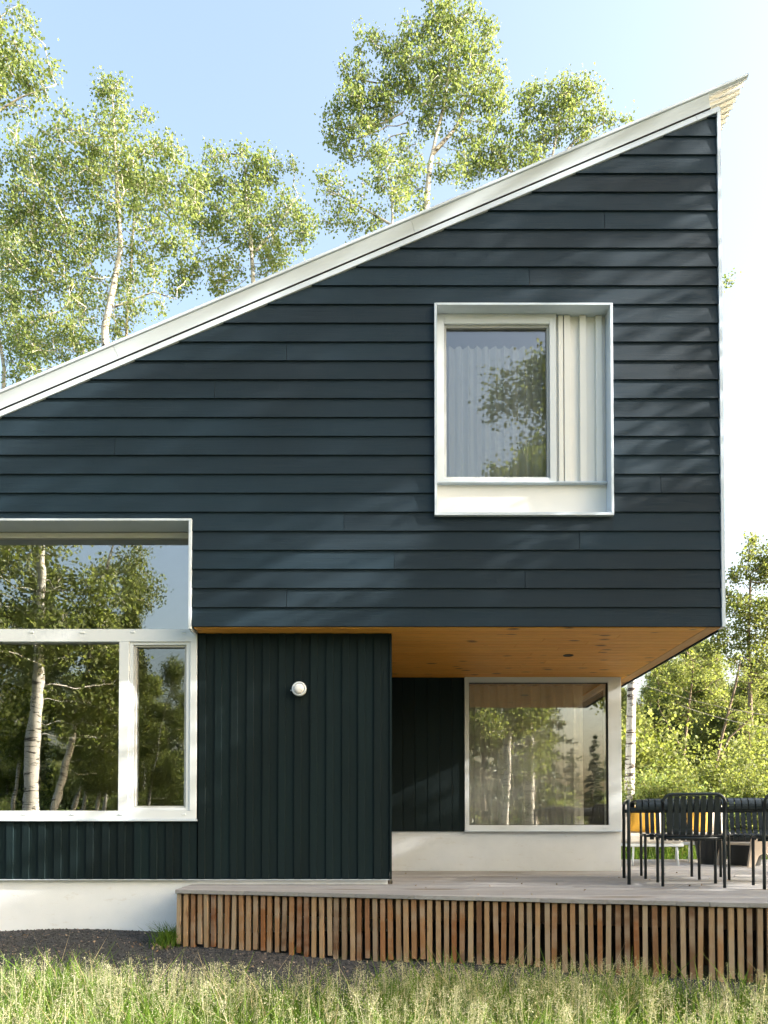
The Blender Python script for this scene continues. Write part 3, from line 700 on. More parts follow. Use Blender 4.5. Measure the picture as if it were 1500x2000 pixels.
for x_, y_, rz, lab in ((3.47, 9.98, 4, 'mustard yellow cushion on the nearer off-white armchair'), (4.50, 10.78, -8, 'mustard yellow cushion on the farther off-white armchair')):
    o = link('throw_pillow', pillow_mesh('throw_pillow', 0.42, 0.38, 0.15, M['yellow']), None, (x_, y_, DZ + 0.60), (R(-18), R(6), R(rz))); tag(o, lab, 'pillow', 'yellow pillows on the armchairs')
for (x_, y_, s, lab) in ((4.42, 10.02, 1.0, 'black tapered planter beside the armchair'), (4.72, 9.72, 1.06, 'black tapered planter next to the tan lounge chair')):
    sg2 = 20; ring = lambda r, z: [(r * math.cos(2*math.pi*k/sg2), r * math.sin(2*math.pi*k/sg2), z) for k in range(sg2)]
    pl = empty('planter', (x_, y_, DZ)); tag(pl, lab, 'planter', 'black planters on the deck')
    MB().loft([ring(0.17*s, 0), ring(0.175*s, 0.01), ring(0.225*s, 0.36), ring(0.23*s, 0.37), ring(0.205*s, 0.37), ring(0.20*s, 0.32)], True, True, True).build('pot', M['planter'], pl)
    disc_ = MB().loft([ring(0.198*s, 0.325), ring(0.05*s, 0.33)], True, True, True).build('soil', M['joist'], pl)
lo = empty('lounge_chair', (4.85, 9.55, DZ), R(8)); tag(lo, 'tan low lounge chair with solid splayed sides at the right edge', 'lounge chair')
side = [(-0.42, 0.0), (-0.33, 0.0), (-0.27, 0.14), (-0.20, 0.18), (0.22, 0.18), (0.30, 0.13), (0.36, 0.0), (0.45, 0.0), (0.40, 0.24), (0.62, 0.60), (0.54, 0.62), (0.33, 0.34), (-0.36, 0.36)]
for sy in (-0.34, 0.31):
    MB().prism([(a, sy, b) for a, b in side], (0, 0, 0), (0, 0.03, 0)).build('side_panel', M['tan'], lo, 0.006)
MB().box(-0.38, 0.34, -0.309, 0.309, 0.27, 0.31).build('seat', M['tan'], lo, 0.01)
MB().prism([(0.34, -0.309, 0.30), (0.39, -0.309, 0.29), (0.60, -0.309, 0.62), (0.55, -0.309, 0.63)], (0, 0, 0), (0, 0.618, 0)).build('backrest', M['tan'], lo, 0.01)

# ------------------------------------------------------------------ trees
def resample(pts, step):
    pts = [Vector(p) for p in pts]; out = [pts[0]]
    for a, b in zip(pts[:-1], pts[1:]):
        n_ = max(1, int((b - a).length / step))
        for k_ in range(1, n_ + 1): out.append(a.lerp(b, k_ / n_))
    return out
def grow(stems, attr, seed, step=0.24, kill=0.38, reach=4.0, iters=46):
    """stems: list of polylines (first is the trunk). Branches grow toward the attraction points."""
    rr = np.random.default_rng(seed)
    nodes = []; par = []; ntr = []
    for si, st in enumerate(stems):
        pts = resample(st, step); base = -1
        if si:
            base = min(range(len(nodes)), key=lambda i: (nodes[i] - pts[0]).length_squared) if (min((nodes[i] - pts[0]).length for i in range(len(nodes))) < 1.5) else -1
        for i, p in enumerate(pts):
            nodes.append(p); par.append(base if i == 0 else len(nodes) - 2); ntr.append(si + 1)
    alive = [Vector(a) for a in attr]
    for it in range(iters):
        if not alive: break
        kd = KDTree(len(nodes))
        for i, p in enumerate(nodes): kd.insert(p, i)
        kd.balance(); acc = {}; keep = []
        for a in alive:
            co, i, d = kd.find(a)
            if d < kill: continue
            keep.append(a)
            if d < reach:
                v_ = (a - co) / d; acc[i] = acc[i] + v_ if i in acc else v_.copy()
        alive = keep; added = 0
        for i, v_ in acc.items():
            if v_.length < 1e-4: continue
            dv = v_.normalized() + Vector(rr.normal(0, 0.22, 3)) + Vector((0, 0, 0.05))
            q = nodes[i] + dv.normalized() * step
            if kd.find(q)[2] < step * 0.45: continue
            nodes.append(q); par.append(i); ntr.append(0); added += 1
        if not added: break
    return nodes, par, ntr
def tree_meshes(stems, radii, attr, seed, leafmat, barkmat, leaf=0.075, per=9, spread=0.17, step=0.24, kill=0.38, keep=1.0, twig=0.013):
    nodes, par, ntr = grow(stems, attr, seed, step, kill); N = len(nodes)
    kids = [[] for _ in range(N)]
    for i, p in enumerate(par):
        if p >= 0: kids[p].append(i)
    tips = [0.0] * N
    order = sorted(range(N), key=lambda i: i)      # parents precede children except stems; process reversed
    for i in reversed(order):
        if not kids[i]: tips[i] = 1.0
        if par[i] >= 0: tips[par[i]] += tips[i]
    rad = [0.0085 * t ** 0.45 for t in tips]
    off = 0
    for si, st in enumerate(stems):
        ids = [i for i in range(N) if ntr[i] == si + 1]; r0, r1 = radii[si]
        for k_, i in enumerate(ids): rad[i] = max(min(rad[i], r0), r0 + (r1 - r0) * k_ / max(1, len(ids) - 1))
    mb_ = MB(); done = [False] * N
    for i in range(N):
        p = par[i]
        start = p < 0 or max(kids[p], key=lambda c: (ntr[c] > 0 and ntr[c] == ntr[p], rad[c])) != i
        if not start: continue
        ch_ = [i]; j = i
        while kids[j]:
            j = max(kids[j], key=lambda c: (ntr[c] > 0 and ntr[c] == ntr[j], rad[c])); ch_.append(j)
        pts = [nodes[c] for c in ch_]; rs = [rad[c] for c in ch_]
        if p >= 0: pts.insert(0, nodes[p]); rs.insert(0, min(rad[p], rad[i] * 1.25))
        if len(pts) < 2: continue
        rs[-1] *= 0.5
        sg_ = 9 if rs[0] > 0.06 else (5 if rs[0] > 0.018 else 3)
        mb_.tube(pts, rs, sg_, False)
    kd = KDTree(N); ends = []
    for i, q in enumerate(nodes): kd.insert(q, i)
    kd.balance()
    for a in attr:                                     # fine twigs out to every point of the crown
        co, i, d = kd.find(a)
        if d > 1.1: continue
        md = co.lerp(a, 0.5) + Vector((random.gauss(0, 0.03), random.gauss(0, 0.03), 0.04 - 0.05 * d))
        if d > 0.08: mb_.tube([co, md, a], [min(rad[i], 0.009), 0.0065, 0.0035], 3, False)
        ends += [md.lerp(a, 0.3), a]
    me = bpy.data.meshes.new('trunk'); me.from_pydata(mb_.v, [], mb_.f)
    me.polygons.foreach_set('use_smooth', np.ones(len(mb_.f), dtype=bool)); me.materials.append(barkmat); me.update()
    rr = np.random.default_rng(seed + 99)
    tw = np.array([nodes[i] for i in range(N) if rad[i] < twig and (ntr[i] == 0 or rad[i] < 0.009)] + ends).reshape(-1, 3)
    if keep < 1: tw = tw[rr.random(len(tw)) < keep]
    return me, leaf_mesh(tw, per, spread, leaf, leafmat, rr)
def leaf_mesh(tw, per, spread, leaf, mat, rr, droop=0.35, aspect=0.84, name='crown'):
    c = np.repeat(tw, per, axis=0); n_ = len(c)
    c = c + rr.normal(0, spread, (n_, 3)) * np.array([1, 1, 0.85])
    u_ = rr.normal(0, 1, (n_, 3)); u_[:, 2] -= droop * 2; u_ /= np.linalg.norm(u_, axis=1, keepdims=True)
    w_ = rr.normal(0, 1, (n_, 3)); v_ = np.cross(u_, w_); v_ /= np.linalg.norm(v_, axis=1, keepdims=True)
    nn = np.cross(u_, v_)
    s = leaf * rr.uniform(0.65, 1.2, (n_, 1))
    a, b = u_ * s * 0.5, v_ * s * 0.5 * aspect
    fold = nn * s * 0.10
    vs = np.stack([c - a, c - a * 0.1 + b + fold, c + a, c - a * 0.1 - b + fold], axis=1).reshape(-1, 3)
    return mesh_np(name, vs, np.arange(n_ * 4).reshape(-1, 4), mat)
def blob_points(blobs, Y, dens, seed, depth=0.9):      # blobs in photo pixels at depth Y -> points through their volume
    rr = np.random.default_rng(seed); out = []
    for b in blobs:
        px_, py_, r_ = b[:3]; yy = Y + (b[3] if len(b) > 3 else 0.0); c = P(px_, py_, yy); rm = r_ * yy / F
        for _ in range(max(5, int(dens * rm ** 2.1))):
            d = rr.normal(0, 1, 3); d /= np.linalg.norm(d); d *= rm * rr.random() ** 0.4; d[1] *= depth
            out.append(Vector((c.x + d[0], c.y + d[1], c.z + d[2])))
    return out
def make_tree(name, label, base, trunk, crown, cat='tree', group=None):
    root = empty(name, base); tag(root, label, cat, group)
    for nm, me in (('trunk', trunk), ('crown', crown)):
        me.transform(Matrix.Translation(-Vector(base))); link(nm, me, root)
    return root
NLEAF = []
def photo_tree(name, label, Y, stems_px, radii, blobs, seed, dens=55, leaf=0.08, per=9, mat='aspen', bark='bark', group='aspens behind the roof', spread=0.17, step=0.24, kill=0.38, keep=1.0):
    stems = []
    for k_, st in enumerate(stems_px):
        stems.append([P(q[0], q[1], Y + (q[2] if len(q) > 2 else 0.0)) for q in st])
    base = Vector((stems[0][0].x, stems[0][0].y, gz(stems[0][0].x, stems[0][0].y))); stems[0].insert(0, base.copy())
    if step > 0.2: dens, kill, per, spread = dens * 2.5, 0.30, per * 0.92, 0.095
    leaf *= 0.88
    tr, cr = tree_meshes(stems, radii, blob_points(blobs, Y, dens, seed), seed, M[mat], M[bark], leaf, int(per), spread, step, kill, keep)
    NLEAF.append((label, len(cr.polygons)))
    return make_tree(name, label, base, tr, cr, 'tree', group)

photo_tree('aspen_tree', 'pale-barked aspen with gnarled limbs, largest one left of the roof slope', 16.5,
    [[(206, 690), (205, 640), (222, 560), (236, 480), (230, 400), (226, 310), (222, 220)], [(205, 640), (150, 580), (110, 520), (60, 440)], [(236, 480), (290, 440), (330, 400)], [(222, 560), (130, 480), (90, 400)], [(222,600),(300,570),(345,585)]],
    [(0.17, 0.02), (0.06, 0.012), (0.05, 0.012), (0.05, 0.012), (0.03, 0.01)],
    [(70, 320, 75), (150, 290, 70), (215, 215, 48), (205, 175, 26), (240, 178, 20), (285, 300, 65), (350, 390, 55), (330, 310, 36), (200, 370, 95), (100, 430, 90), (45, 520, 75), (140, 520, 70), (300, 470, 55), (60, 640, 60), (130, 630, 45), (390, 350, 26), (355, 470, 36), (250, 560, 40, 1.0), (25, 400, 60), (225, 640, 30, 1.5), (60, 710, 34), (160, 660, 34), (255, 610, 28), (300, 600, 22), (290, 540, 30)], 21, 58, 0.078, 10)
photo_tree('aspen_tree', 'slim second aspen stem standing close behind the largest one', 18.2,
    [[(246, 690), (248, 620), (256, 520), (262, 420), (270, 340)]], [(0.085, 0.015)],
    [(290, 400, 40), (260, 350, 45), (170, 600, 45), (300, 350, 30), (200, 480, 40)], 22, 50, 0.078, 9)
photo_tree('aspen_tree', 'aspen reaching in from the left picture edge, top left', 14.5,
    [[(-120, 500), (-110, 300), (-80, 180), (-40, 90)], [(-110, 330), (-40, 240), (40, 190), (110, 165)]], [(0.14, 0.02), (0.04, 0.008)],
    [(0, 110, 55), (40, 60, 32), (50, 30, 22), (20, 170, 55), (75, 165, 36), (100, 140, 16), (-70, 60, 90), (-80, 180, 90), (-60, 20, 60), (45, 110, 30)], 23, 52, 0.078, 10)
photo_tree('aspen_tree', 'dim aspen low at the left edge just above the roof', 19.5,
    [[(5, 800), (8, 720), (-5, 640), (-10, 560)], [(8, 720), (60, 660), (90, 600)]], [(0.10, 0.02), (0.05, 0.01)],
    [(20, 620, 60), (-20, 560, 60), (80, 680, 40), (40, 700, 40), (120, 690, 30), (0, 480, 60), (30, 740, 20), (160, 670, 28)], 24, 60, 0.08, 9)
photo_tree('aspen_tree', 'rounded leafy aspen halfway along the roof slope', 18.0,
    [[(500, 700), (495, 560), (490, 470), (480, 380), (478, 320)], [(495, 560), (440, 500), (400, 450)], [(490, 500), (545, 440), (575, 390)]], [(0.10, 0.015), (0.04, 0.01), (0.04, 0.01)],
    [(480, 360, 50), (425, 345, 40), (515, 330, 38), (568, 320, 16), (560, 420, 45), (485, 440, 65), (400, 430, 50), (370, 530, 36), (440, 540, 46), (535, 510, 42), (600, 430, 22), (345, 560, 22), (480, 300, 20), (420, 300, 22), (590, 470, 25), (390, 380, 36)], 25, 66, 0.08, 11)
photo_tree('aspen_tree', 'tallest aspen with forked white trunk above the middle of the roof', 18.0,
    [[(832, 520), (833, 390), (840, 320), (852, 265), (866, 210), (876, 140), (880, 70)], [(840, 320), (800, 260), (780, 200), (800, 120)], [(845, 300), (890, 250), (920, 190), (940, 120)]],
    [(0.15, 0.016), (0.05, 0.012), (0.06, 0.012)],
    [(720, 75, 28), (695, 150, 38), (680, 215, 42), (655, 255, 32), (725, 215, 40), (700, 275, 40), (755, 110, 26), (800, 80, 44), (845, 45, 44), (900, 40, 42), (955, 55, 26), (880, 115, 60), (940, 115, 42), (960, 180, 38), (820, 160, 52), (900, 195, 50), (835, 225, 42), (972, 205, 26), (775, 170, 36), (875, 8, 22), (750, 200, 36), (905, 270, 25), (945, 250, 22), (790, 290, 26), (870, 335, 24), (805, 350, 24), (815, 400, 20), (900, 330, 20), (740, 310, 24)], 26, 68, 0.08, 11)
photo_tree('aspen_tree', 'small aspen below the tallest one, left of its trunk', 17.0,
    [[(768, 560), (766, 420), (765, 370), (755, 330)], [(766, 440), (715, 410), (660, 380)]], [(0.075, 0.012), (0.03, 0.008)],
    [(760, 330, 36), (730, 355, 28), (790, 365, 26), (650, 370, 32), (680, 410, 36), (730, 430, 26), (637, 430, 18), (770, 400, 30), (820, 330, 18), (700, 450, 20), (625, 350, 14)], 27, 66, 0.075, 10)
photo_tree('aspen_tree', 'broad aspen crown right of the tallest one, above the upper roof', 19.0,
    [[(1065, 560), (1070, 400), (1080, 300), (1095, 220)], [(1070, 380), (990, 330), (940, 310)], [(1080, 320), (1140, 260), (1180, 240)]], [(0.10, 0.012), (0.04, 0.01), (0.04, 0.01)],
    [(930, 300, 34), (960, 325, 34), (918, 340, 26), (1030, 210, 34), (1090, 200, 42), (1130, 188, 38), (1160, 170, 20), (1060, 255, 44), (1120, 250, 38), (1170, 225, 26), (1195, 240, 16), (1010, 270, 26), (1040, 180, 18), (990, 300, 30), (1030, 320, 36), (980, 250, 18), (1150, 285, 26), (1225, 238, 8)], 28, 68, 0.08, 11)
photo_tree('aspen_tree', 'aspen mostly hidden by the house, one leafy twig past its right edge', 17.0,
    [[(1120, 1000), (1200, 800), (1310, 640)], [(1290, 690), (1370, 590), (1425, 552)]], [(0.10, 0.015), (0.02, 0.006)],
    [(1422, 550, 12), (1390, 560, 20), (1330, 600, 50), (1300, 540, 40)], 29, 50, 0.075, 9)
# woodland to the right
photo_tree('birch_tree', 'white birch trunk with dark bark marks beside the corner window', 13.4,
    [[(1229, 1600), (1231, 1480), (1234, 1340), (1238, 1100), (1240, 900)]], [(0.098, 0.05)],
    [(1250, 900, 60), (1210, 980, 60), (1290, 820, 60)], 31, 40, 0.075, 8, 'aspen', 'birch', 'woodland beside the deck')
photo_tree('woodland_tree', 'tall pale leafy tree rising at the right picture edge', 22.0,
    [[(1470, 1620), (1466, 1400), (1462, 1250), (1466, 1120)], [(1466, 1350), (1510, 1200)]], [(0.11, 0.015), (0.05, 0.01)],
    [(1466, 1085, 26), (1440, 1120, 24), (1490, 1120, 36), (1535, 1090, 46), (1440, 1190, 34), (1480, 1210, 46), (1410, 1250, 30), (1540, 1190, 60), (1450, 1270, 36), (1500, 1300, 50), (1425, 1160, 18), (1470, 1055, 14), (1380, 1290, 26)], 32, 66, 0.095, 10, 'wood_leaf', 'brown', 'woodland beside the deck')
photo_tree('woodland_tree', 'airy tree under the overhang corner, sky showing through its leaves', 19.0,
    [[(1330, 1600), (1335, 1480), (1345, 1380), (1352, 1330)], [(1335, 1470), (1290, 1390)]], [(0.06, 0.012), (0.03, 0.01)],
    [(1345, 1325, 36), (1300, 1350, 34), (1385, 1310, 34), (1262, 1370, 26), (1330, 1400, 36), (1255, 1440, 30), (1400, 1370, 36), (1280, 1310, 30), (1330, 1260, 40)], 33, 46, 0.085, 9, 'wood_leaf', 'brown', 'woodland beside the deck')
photo_tree('sapling', 'thin forked sapling leaning right behind the dining table', 14.5,
    [[(1384, 1600), (1392, 1520), (1412, 1430), (1436, 1340), (1446, 1290)], [(1395, 1510), (1425, 1440), (1470, 1400)], [(1412, 1430), (1405, 1360), (1398, 1320)]], [(0.028, 0.006), (0.016, 0.005), (0.014, 0.005)],
    [(1446, 1300, 24), (1470, 1395, 24), (1400, 1330, 20), (1430, 1400, 22), (1480, 1340, 24)], 34, 400, 0.06, 3, 'wood_leaf', 'brown', 'woodland beside the deck', 0.09, 0.09, 0.13)
photo_tree('sapling', 'thin upright dark sapling at the far right behind the table', 15.5,
    [[(1466, 1610), (1464, 1540), (1466, 1470), (1462, 1420)]], [(0.02, 0.006)],
    [(1464, 1450, 26), (1480, 1490, 22), (1450, 1500, 20)], 35, 400, 0.06, 4, 'wood_leaf', 'brown', 'woodland beside the deck', 0.09, 0.09, 0.13)

# generic kinds, copied: tall aspen, conifer, shrub
def generic_aspen(seed, h, clear, rad_, lean=0.0, clumps=34, per=18):
    rr = random.Random(seed)
    tr = [Vector((0, 0, 0))]
    for k_ in range(1, 9):
        t = k_ / 8; tr.append(Vector((lean * h * t * t * 0.5 + rr.uniform(-0.12, 0.12), rr.uniform(-0.12, 0.12), h * 0.92 * t)))
    at = []
    for _ in range(clumps):
        t = rr.uniform(clear, 1.0); w_ = rad_ * math.sin(math.pi * min(1, (t - clear) / (1 - clear) * 0.8 + 0.2)) ** 0.7
        a_ = rr.uniform(0, 6.283); q = rr.uniform(0.3, 1.0) * w_
        c = Vector((lean * h * t * t * 0.5 + q * math.cos(a_), q * math.sin(a_), h * t)); r_ = rr.uniform(0.5, 0.95)
        for _ in range(40):
            d = Vector((rr.gauss(0, 1), rr.gauss(0, 1), rr.gauss(0, 0.9))).normalized() * r_ * rr.random() ** 0.4; at.append(c + d)
    return tree_meshes([tr], [(0.02 + h * 0.0125, 0.015)], at, seed, M['wood_leaf'], M['bark'], 0.10, per, 0.18, 0.30, 0.45)
def generic_conifer(seed, h):
    rr = random.Random(seed); rn = np.random.default_rng(seed); mb_ = MB()
    mb_.tube([(0, 0, 0), (0.03, 0, h * 0.5), (0, 0, h)], [0.012 * h + 0.02, 0.007 * h + 0.01, 0.008], 8, False)
    pts = []
    z_ = h * 0.10
    while z_ < h * 0.98:
        L = (1 - z_ / h) * h * 0.24 + 0.12
        for b_ in range(rr.randint(4, 6)):
            if rr.random() < 0.16: continue
            a_ = rr.uniform(0, 6.283); l_ = L * rr.uniform(0.65, 1.1); dz = rr.uniform(-0.18, 0.1)
            q = [Vector((l_ * t * math.cos(a_), l_ * t * math.sin(a_), z_ + dz * l_ * t - 0.16 * l_ * t * t)) for t in (0, 0.35, 0.7, 1.0)]
            mb_.tube(q, [0.016, 0.011, 0.007, 0.003], 3, False)
            n_ = int(l_ * 26) + 4
            for _ in range(n_):
                t = rr.uniform(0.12, 1.0); k_ = min(2, int(t * 3)); p = q[k_].lerp(q[k_ + 1], t * 3 - k_)
                pts.append(p + Vector((rr.gauss(0, 0.09), rr.gauss(0, 0.09), rr.gauss(-0.03, 0.05))))
        z_ += 0.22 + 0.012 * h
    me = bpy.data.meshes.new('trunk'); me.from_pydata(mb_.v, [], mb_.f); me.materials.append(M['brown']); me.update()
    return me, leaf_mesh(np.array(pts), 3, 0.05, 0.20, M['needle'], rn, 0.2, 0.32)
def generic_shrub(seed, h, w_, mat, leaf=0.052, stems=28, per=9):
    rr = random.Random(seed); rn = np.random.default_rng(seed); mb_ = MB(); pts = []
    for _ in range(stems):
        a_ = rr.uniform(0, 6.283); l_ = rr.random() ** 0.6 * w_; hh = h * rr.uniform(0.5, 1.0) * (1 - 0.35 * (l_ / w_) ** 2)
        q = [Vector((0.15 * w_ * rr.gauss(0, 1), 0.15 * w_ * rr.gauss(0, 1), 0))]
        for t in (0.35, 0.7, 1.0):
            q.append(Vector((l_ * t * math.cos(a_) + rr.gauss(0, 0.06), l_ * t * math.sin(a_) + rr.gauss(0, 0.06), hh * t ** 0.85)))
        mb_.tube(q, [0.012, 0.009, 0.006, 0.002], 3, False)
        for _ in range(34):
            t = rr.uniform(0.2, 1.0); k_ = min(2, int(t * 3)); p = q[k_].lerp(q[k_ + 1], t * 3 - k_)
            pts.append(p + Vector((rr.gauss(0, 0.10), rr.gauss(0, 0.10), rr.gauss(0, 0.09))))
    me = bpy.data.meshes.new('stems'); me.from_pydata(mb_.v, [], mb_.f); me.materials.append(M['brown']); me.update()
    return me, leaf_mesh(np.array(pts), per, 0.09, leaf, M[mat], rn)
KINDS = {'aspen0': generic_aspen(41, 13.0, 0.30, 2.3), 'aspen1': generic_aspen(42, 12.0, 0.40, 2.0, 0.10), 'aspen2': generic_aspen(43, 11.0, 0.22, 2.4, -0.08),
         'aspen3': generic_aspen(48, 13.0, 0.28, 2.6, 0.03, 20, 12), 'conifer0': generic_conifer(44, 9.0), 'conifer1': generic_conifer(45, 11.0), 'shrub0': generic_shrub(46, 1.9, 1.1, 'wood_leaf'), 'shrub1': generic_shrub(47, 1.4, 1.3, 'aspen')}
def put(kind, x_, y_, s, rz, name, label, cat, group, tilt=(0, 0), sz=1.0):
    root = empty(name, (x_, y_, gz(x_, y_) - 0.03)); root.rotation_euler = (tilt[0], tilt[1], rz); root.scale = (s, s, s * sz)
    link('stems' if kind.startswith('shrub') else 'trunk', KINDS[kind][0], root); link('crown', KINDS[kind][1], root)
    return tag(root, label, cat, group)
rs = random.Random(5)
# undergrowth and wood behind the deck on the right
for i in range(46):
    y_ = rs.uniform(12.8, 18.5); px_ = rs.uniform(1180, 1660); x_ = (px_ - 750) / F * y_
    put('shrub%d' % (i % 2), x_, y_, rs.uniform(0.75, 1.35) * (1.35 if y_ > 15.5 else 1.0), rs.uniform(0, 6.28), 'shrub', 'yellow-green leafy shrub in the thicket behind the deck', 'shrub', 'thicket shrubs behind the deck')
for i in range(36):
    y_ = rs.uniform(20, 40); px_ = rs.uniform(1130, 1750); x_ = (px_ - 750) / F * y_
    k_ = ['aspen0', 'aspen1', 'aspen2', 'aspen2', 'aspen0', 'aspen2', 'conifer0'][i % 7]
    put(k_, x_, y_, rs.uniform(0.50, 0.70) * y_ / 34, rs.uniform(0, 6.28), 'background_tree', 'green leafy tree in the wood far behind the deck', 'tree', 'far wood behind the deck')
# the wood in front of the house, seen mirrored in the windows
MIR = 2 * (YL + 0.05)
def mirrored(px_, D, Ym=MIR): return (px_ - 750) / F * D, Ym - D
for px_, D, k_, s, tl, sz in ((50, 16.5, 'aspen3', 1.0, (0, 0.02), 1.0), (75, 18.5, 'aspen3', 0.62, (0, 0.20), 1.35), (118, 22, 'aspen1', 0.42, (0, 0.22), 1.7), (132, 23.5, 'aspen1', 0.40, (0, 0.22), 1.6),
                          (12, 22, 'aspen1', 0.45, (0, 0.10), 1.6), (183, 21, 'aspen1', 0.42, (0, 0.03), 1.2), (192, 24, 'aspen3', 0.42, (0, 0.06), 1.3), (268, 24, 'aspen3', 0.40, (0, 0.16), 1.3), (-90, 18, 'aspen3', 1.0, (0, 0), 1.0), (-30, 32, 'aspen2', 0.5, (0, 0), 1.0), (215, 36, 'aspen2', 0.5, (0, 0), 1.0)):
    x_, y_ = mirrored(px_, D)
    put(k_, x_, y_, s, rs.uniform(0, 6.28) if tl[1] == 0 else 0.0, 'facing_aspen', 'pale aspen mirrored in the tall left window', 'tree', 'wood mirrored in the windows', tl, sz)
for i in range(17):
    px_ = -240 + i * 40 + rs.uniform(-14, 14); D = rs.uniform(28, 39); x_, y_ = mirrored(px_, D)
    put(['aspen2', 'aspen0', 'conifer0'][i % 3], x_, y_, (0.66 if i % 3 < 2 else 0.9) * D / 34 * rs.uniform(0.85, 1.1), rs.uniform(0, 6.28), 'facing_wood_tree', 'dark wood edge tree mirrored low in the tall left window', 'tree', 'wood edge mirrored in the tall window')
for i in range(40):
    px_ = rs.uniform(-250, 420); D = rs.uniform(25, 36); x_, y_ = mirrored(px_, D)
    put('shrub%d' % (i % 2), x_, y_, rs.uniform(1.2, 2.4), rs.uniform(0, 6.28), 'facing_shrub', 'dark leafy undergrowth mirrored in the tall left window', 'shrub', 'undergrowth mirrored in the windows')
for px_, D, k_, s in ((985, 25, 'aspen3', 0.9), (945, 27, 'conifer1', 0.85), (905, 24, 'conifer0', 0.95), (1042, 30, 'conifer1', 1.05), (1000, 36, 'conifer0', 0.95), (1075, 40, 'conifer0', 0.8), (1120, 44, 'conifer1', 0.55), (1160, 42, 'conifer0', 0.72), (1030, 44, 'aspen1', 0.7), (1200, 46, 'aspen2', 0.5), (870, 30, 'aspen3', 1.0), (1040, 27, 'aspen3', 1.22)):
    x_, y_ = mirrored(px_, D, 2 * YR)
    put(k_, x_, y_, s, rs.uniform(0, 6.28), 'facing_conifer' if 'con' in k_ else 'facing_aspen', 'dark conifer mirrored in the corner window' if 'con' in k_ else 'tall leafy tree mirrored in the corner window', 'tree', 'wood mirrored in the corner window')
for i in range(26):
    px_ = rs.uniform(800, 1300); D = rs.uniform(30, 40); x_, y_ = mirrored(px_, D, 2 * YR)
    put('shrub%d' % (i % 2), x_, y_, rs.uniform(1.0, 1.9), rs.uniform(0, 6.28), 'facing_shrub', 'low bush mirrored in the corner window', 'shrub', 'bushes mirrored in the corner window')
# aspens standing to the right of the house, between it and the low sun
for x_, y_, k_, s, rz in ((9.2, 4.45, 'aspen3', 1.08, 0.4), (14.5, 4.4, 'aspen3', 1.1, 2.0), (13.2, 8.4, 'aspen3', 1.0, 3.0), (12.5, 2.75, 'aspen2', 0.72, 1.2)):
    put(k_, x_, y_, s, rz, 'side_aspen', 'aspen standing to the right of the house outside the picture', 'tree', 'aspens to the right of the house')

# two thin pale cables among the trees
for (a, b, sag, lab) in (((1228, 1328, 13.0), (1560, 1404, 12.0), 0.10, 'thin pale cable sloping across the trees, upper one'), ((1330, 1378, 14.0), (1560, 1428, 13.0), 0.08, 'thin pale cable sloping across the trees, lower one')):
    p, q = P(*a), P(*b)
    tag(MB().tube([p.lerp(q, k / 14) - Vector((0, 0, sag * 4 * (k / 14) * (1 - k / 14))) for k in range(15)], 0.004, 5).build('cable', M['cable']), lab, 'cable')

# ------------------------------------------------------------------ grass, seed heads, stones, leaf litter
def blades(n_, xy, hmin, hmax, width, mat, name, rn, lean=0.25):
    h = rn.uniform(hmin, hmax, n_); a = rn.uniform(0, 2*np.pi, n_); l_ = rn.normal(0, lean, (n_, 2)) * h[:, None]
    b = np.column_stack([xy, [gz(x_, y_) for x_, y_ in xy]])
    wv = np.column_stack([np.cos(a), np.sin(a), np.zeros(n_)]) * (width * rn.uniform(0.6, 1.3, n_))[:, None]
    m = b + np.column_stack([l_ * 0.35, h * 0.55]); t = b + np.column_stack([l_, h])
    vs = np.stack([b - wv, b + wv, m + wv * 0.8, m - wv * 0.8, t], axis=1).reshape(-1, 3)
    i = np.arange(n_) * 5
    fs = np.concatenate([np.column_stack([i, i+1, i+2]), np.column_stack([i, i+2, i+3]), np.column_stack([i+3, i+2, i+4])])
    return mesh_np(name, vs, fs, mat)
def grass_xy(n_, rn, x0, x1, ylo, front=True):
    out = []
    while len(out) < n_:
        x_ = rn.uniform(x0, x1, 4000); y_ = rn.uniform(ylo, 5.5, 4000)
        for a, b in zip(x_, y_):
            g = grass_line(a)
            if math.sin(a * 3.3 + 1.3 * math.sin(b * 4.1)) + math.sin(b * 5.2 + a * 1.7) + 0.9 * math.sin(a * 9.1 - b * 7.0) < rn.uniform(-2.6, 0.9): continue
            pr = 1.0 if b < g - 0.30 else max(0.0, (g + 0.34 - b) / 0.64) ** 4 * 0.8
            if rn.random() < pr: out.append((a, b))
    return np.array(out[:n_])
rn = np.random.default_rng(77)
xy = grass_xy(46000, rn, -3.6, 3.6, 3.2)
tag(link('grass', blades(len(xy), xy, 0.05, 0.25, 0.0032, M['blade'], 'grass', rn)), 'green meadow grass in the foreground', 'grass', kind='stuff')
xy = np.column_stack([rn.uniform(3.0, 11.0, 9000), rn.uniform(11.4, 14.5, 9000)])
tag(link('grass', blades(len(xy), xy, 0.15, 0.5, 0.006, M['blade'], 'grass', rn)), 'long bright grass beyond the far deck edge', 'grass', kind='stuff')
xy = grass_xy(5200, rn, -3.6, 3.6, 3.2)
tag(link('grass', blades(len(xy), xy, 0.12, 0.40, 0.0052, M['blade2'], 'grass', rn, 0.38)), 'broader bright green grass leaves in the foreground', 'grass', kind='stuff')
xy = grass_xy(900, rn, -3.6, 3.6, 3.2)
tag(link('grass', blades(len(xy), xy, 0.15, 0.46, 0.0022, M['straw'], 'grass', rn, 0.55)), 'dry bent straw stalks among the foreground grass', 'grass', kind='stuff')
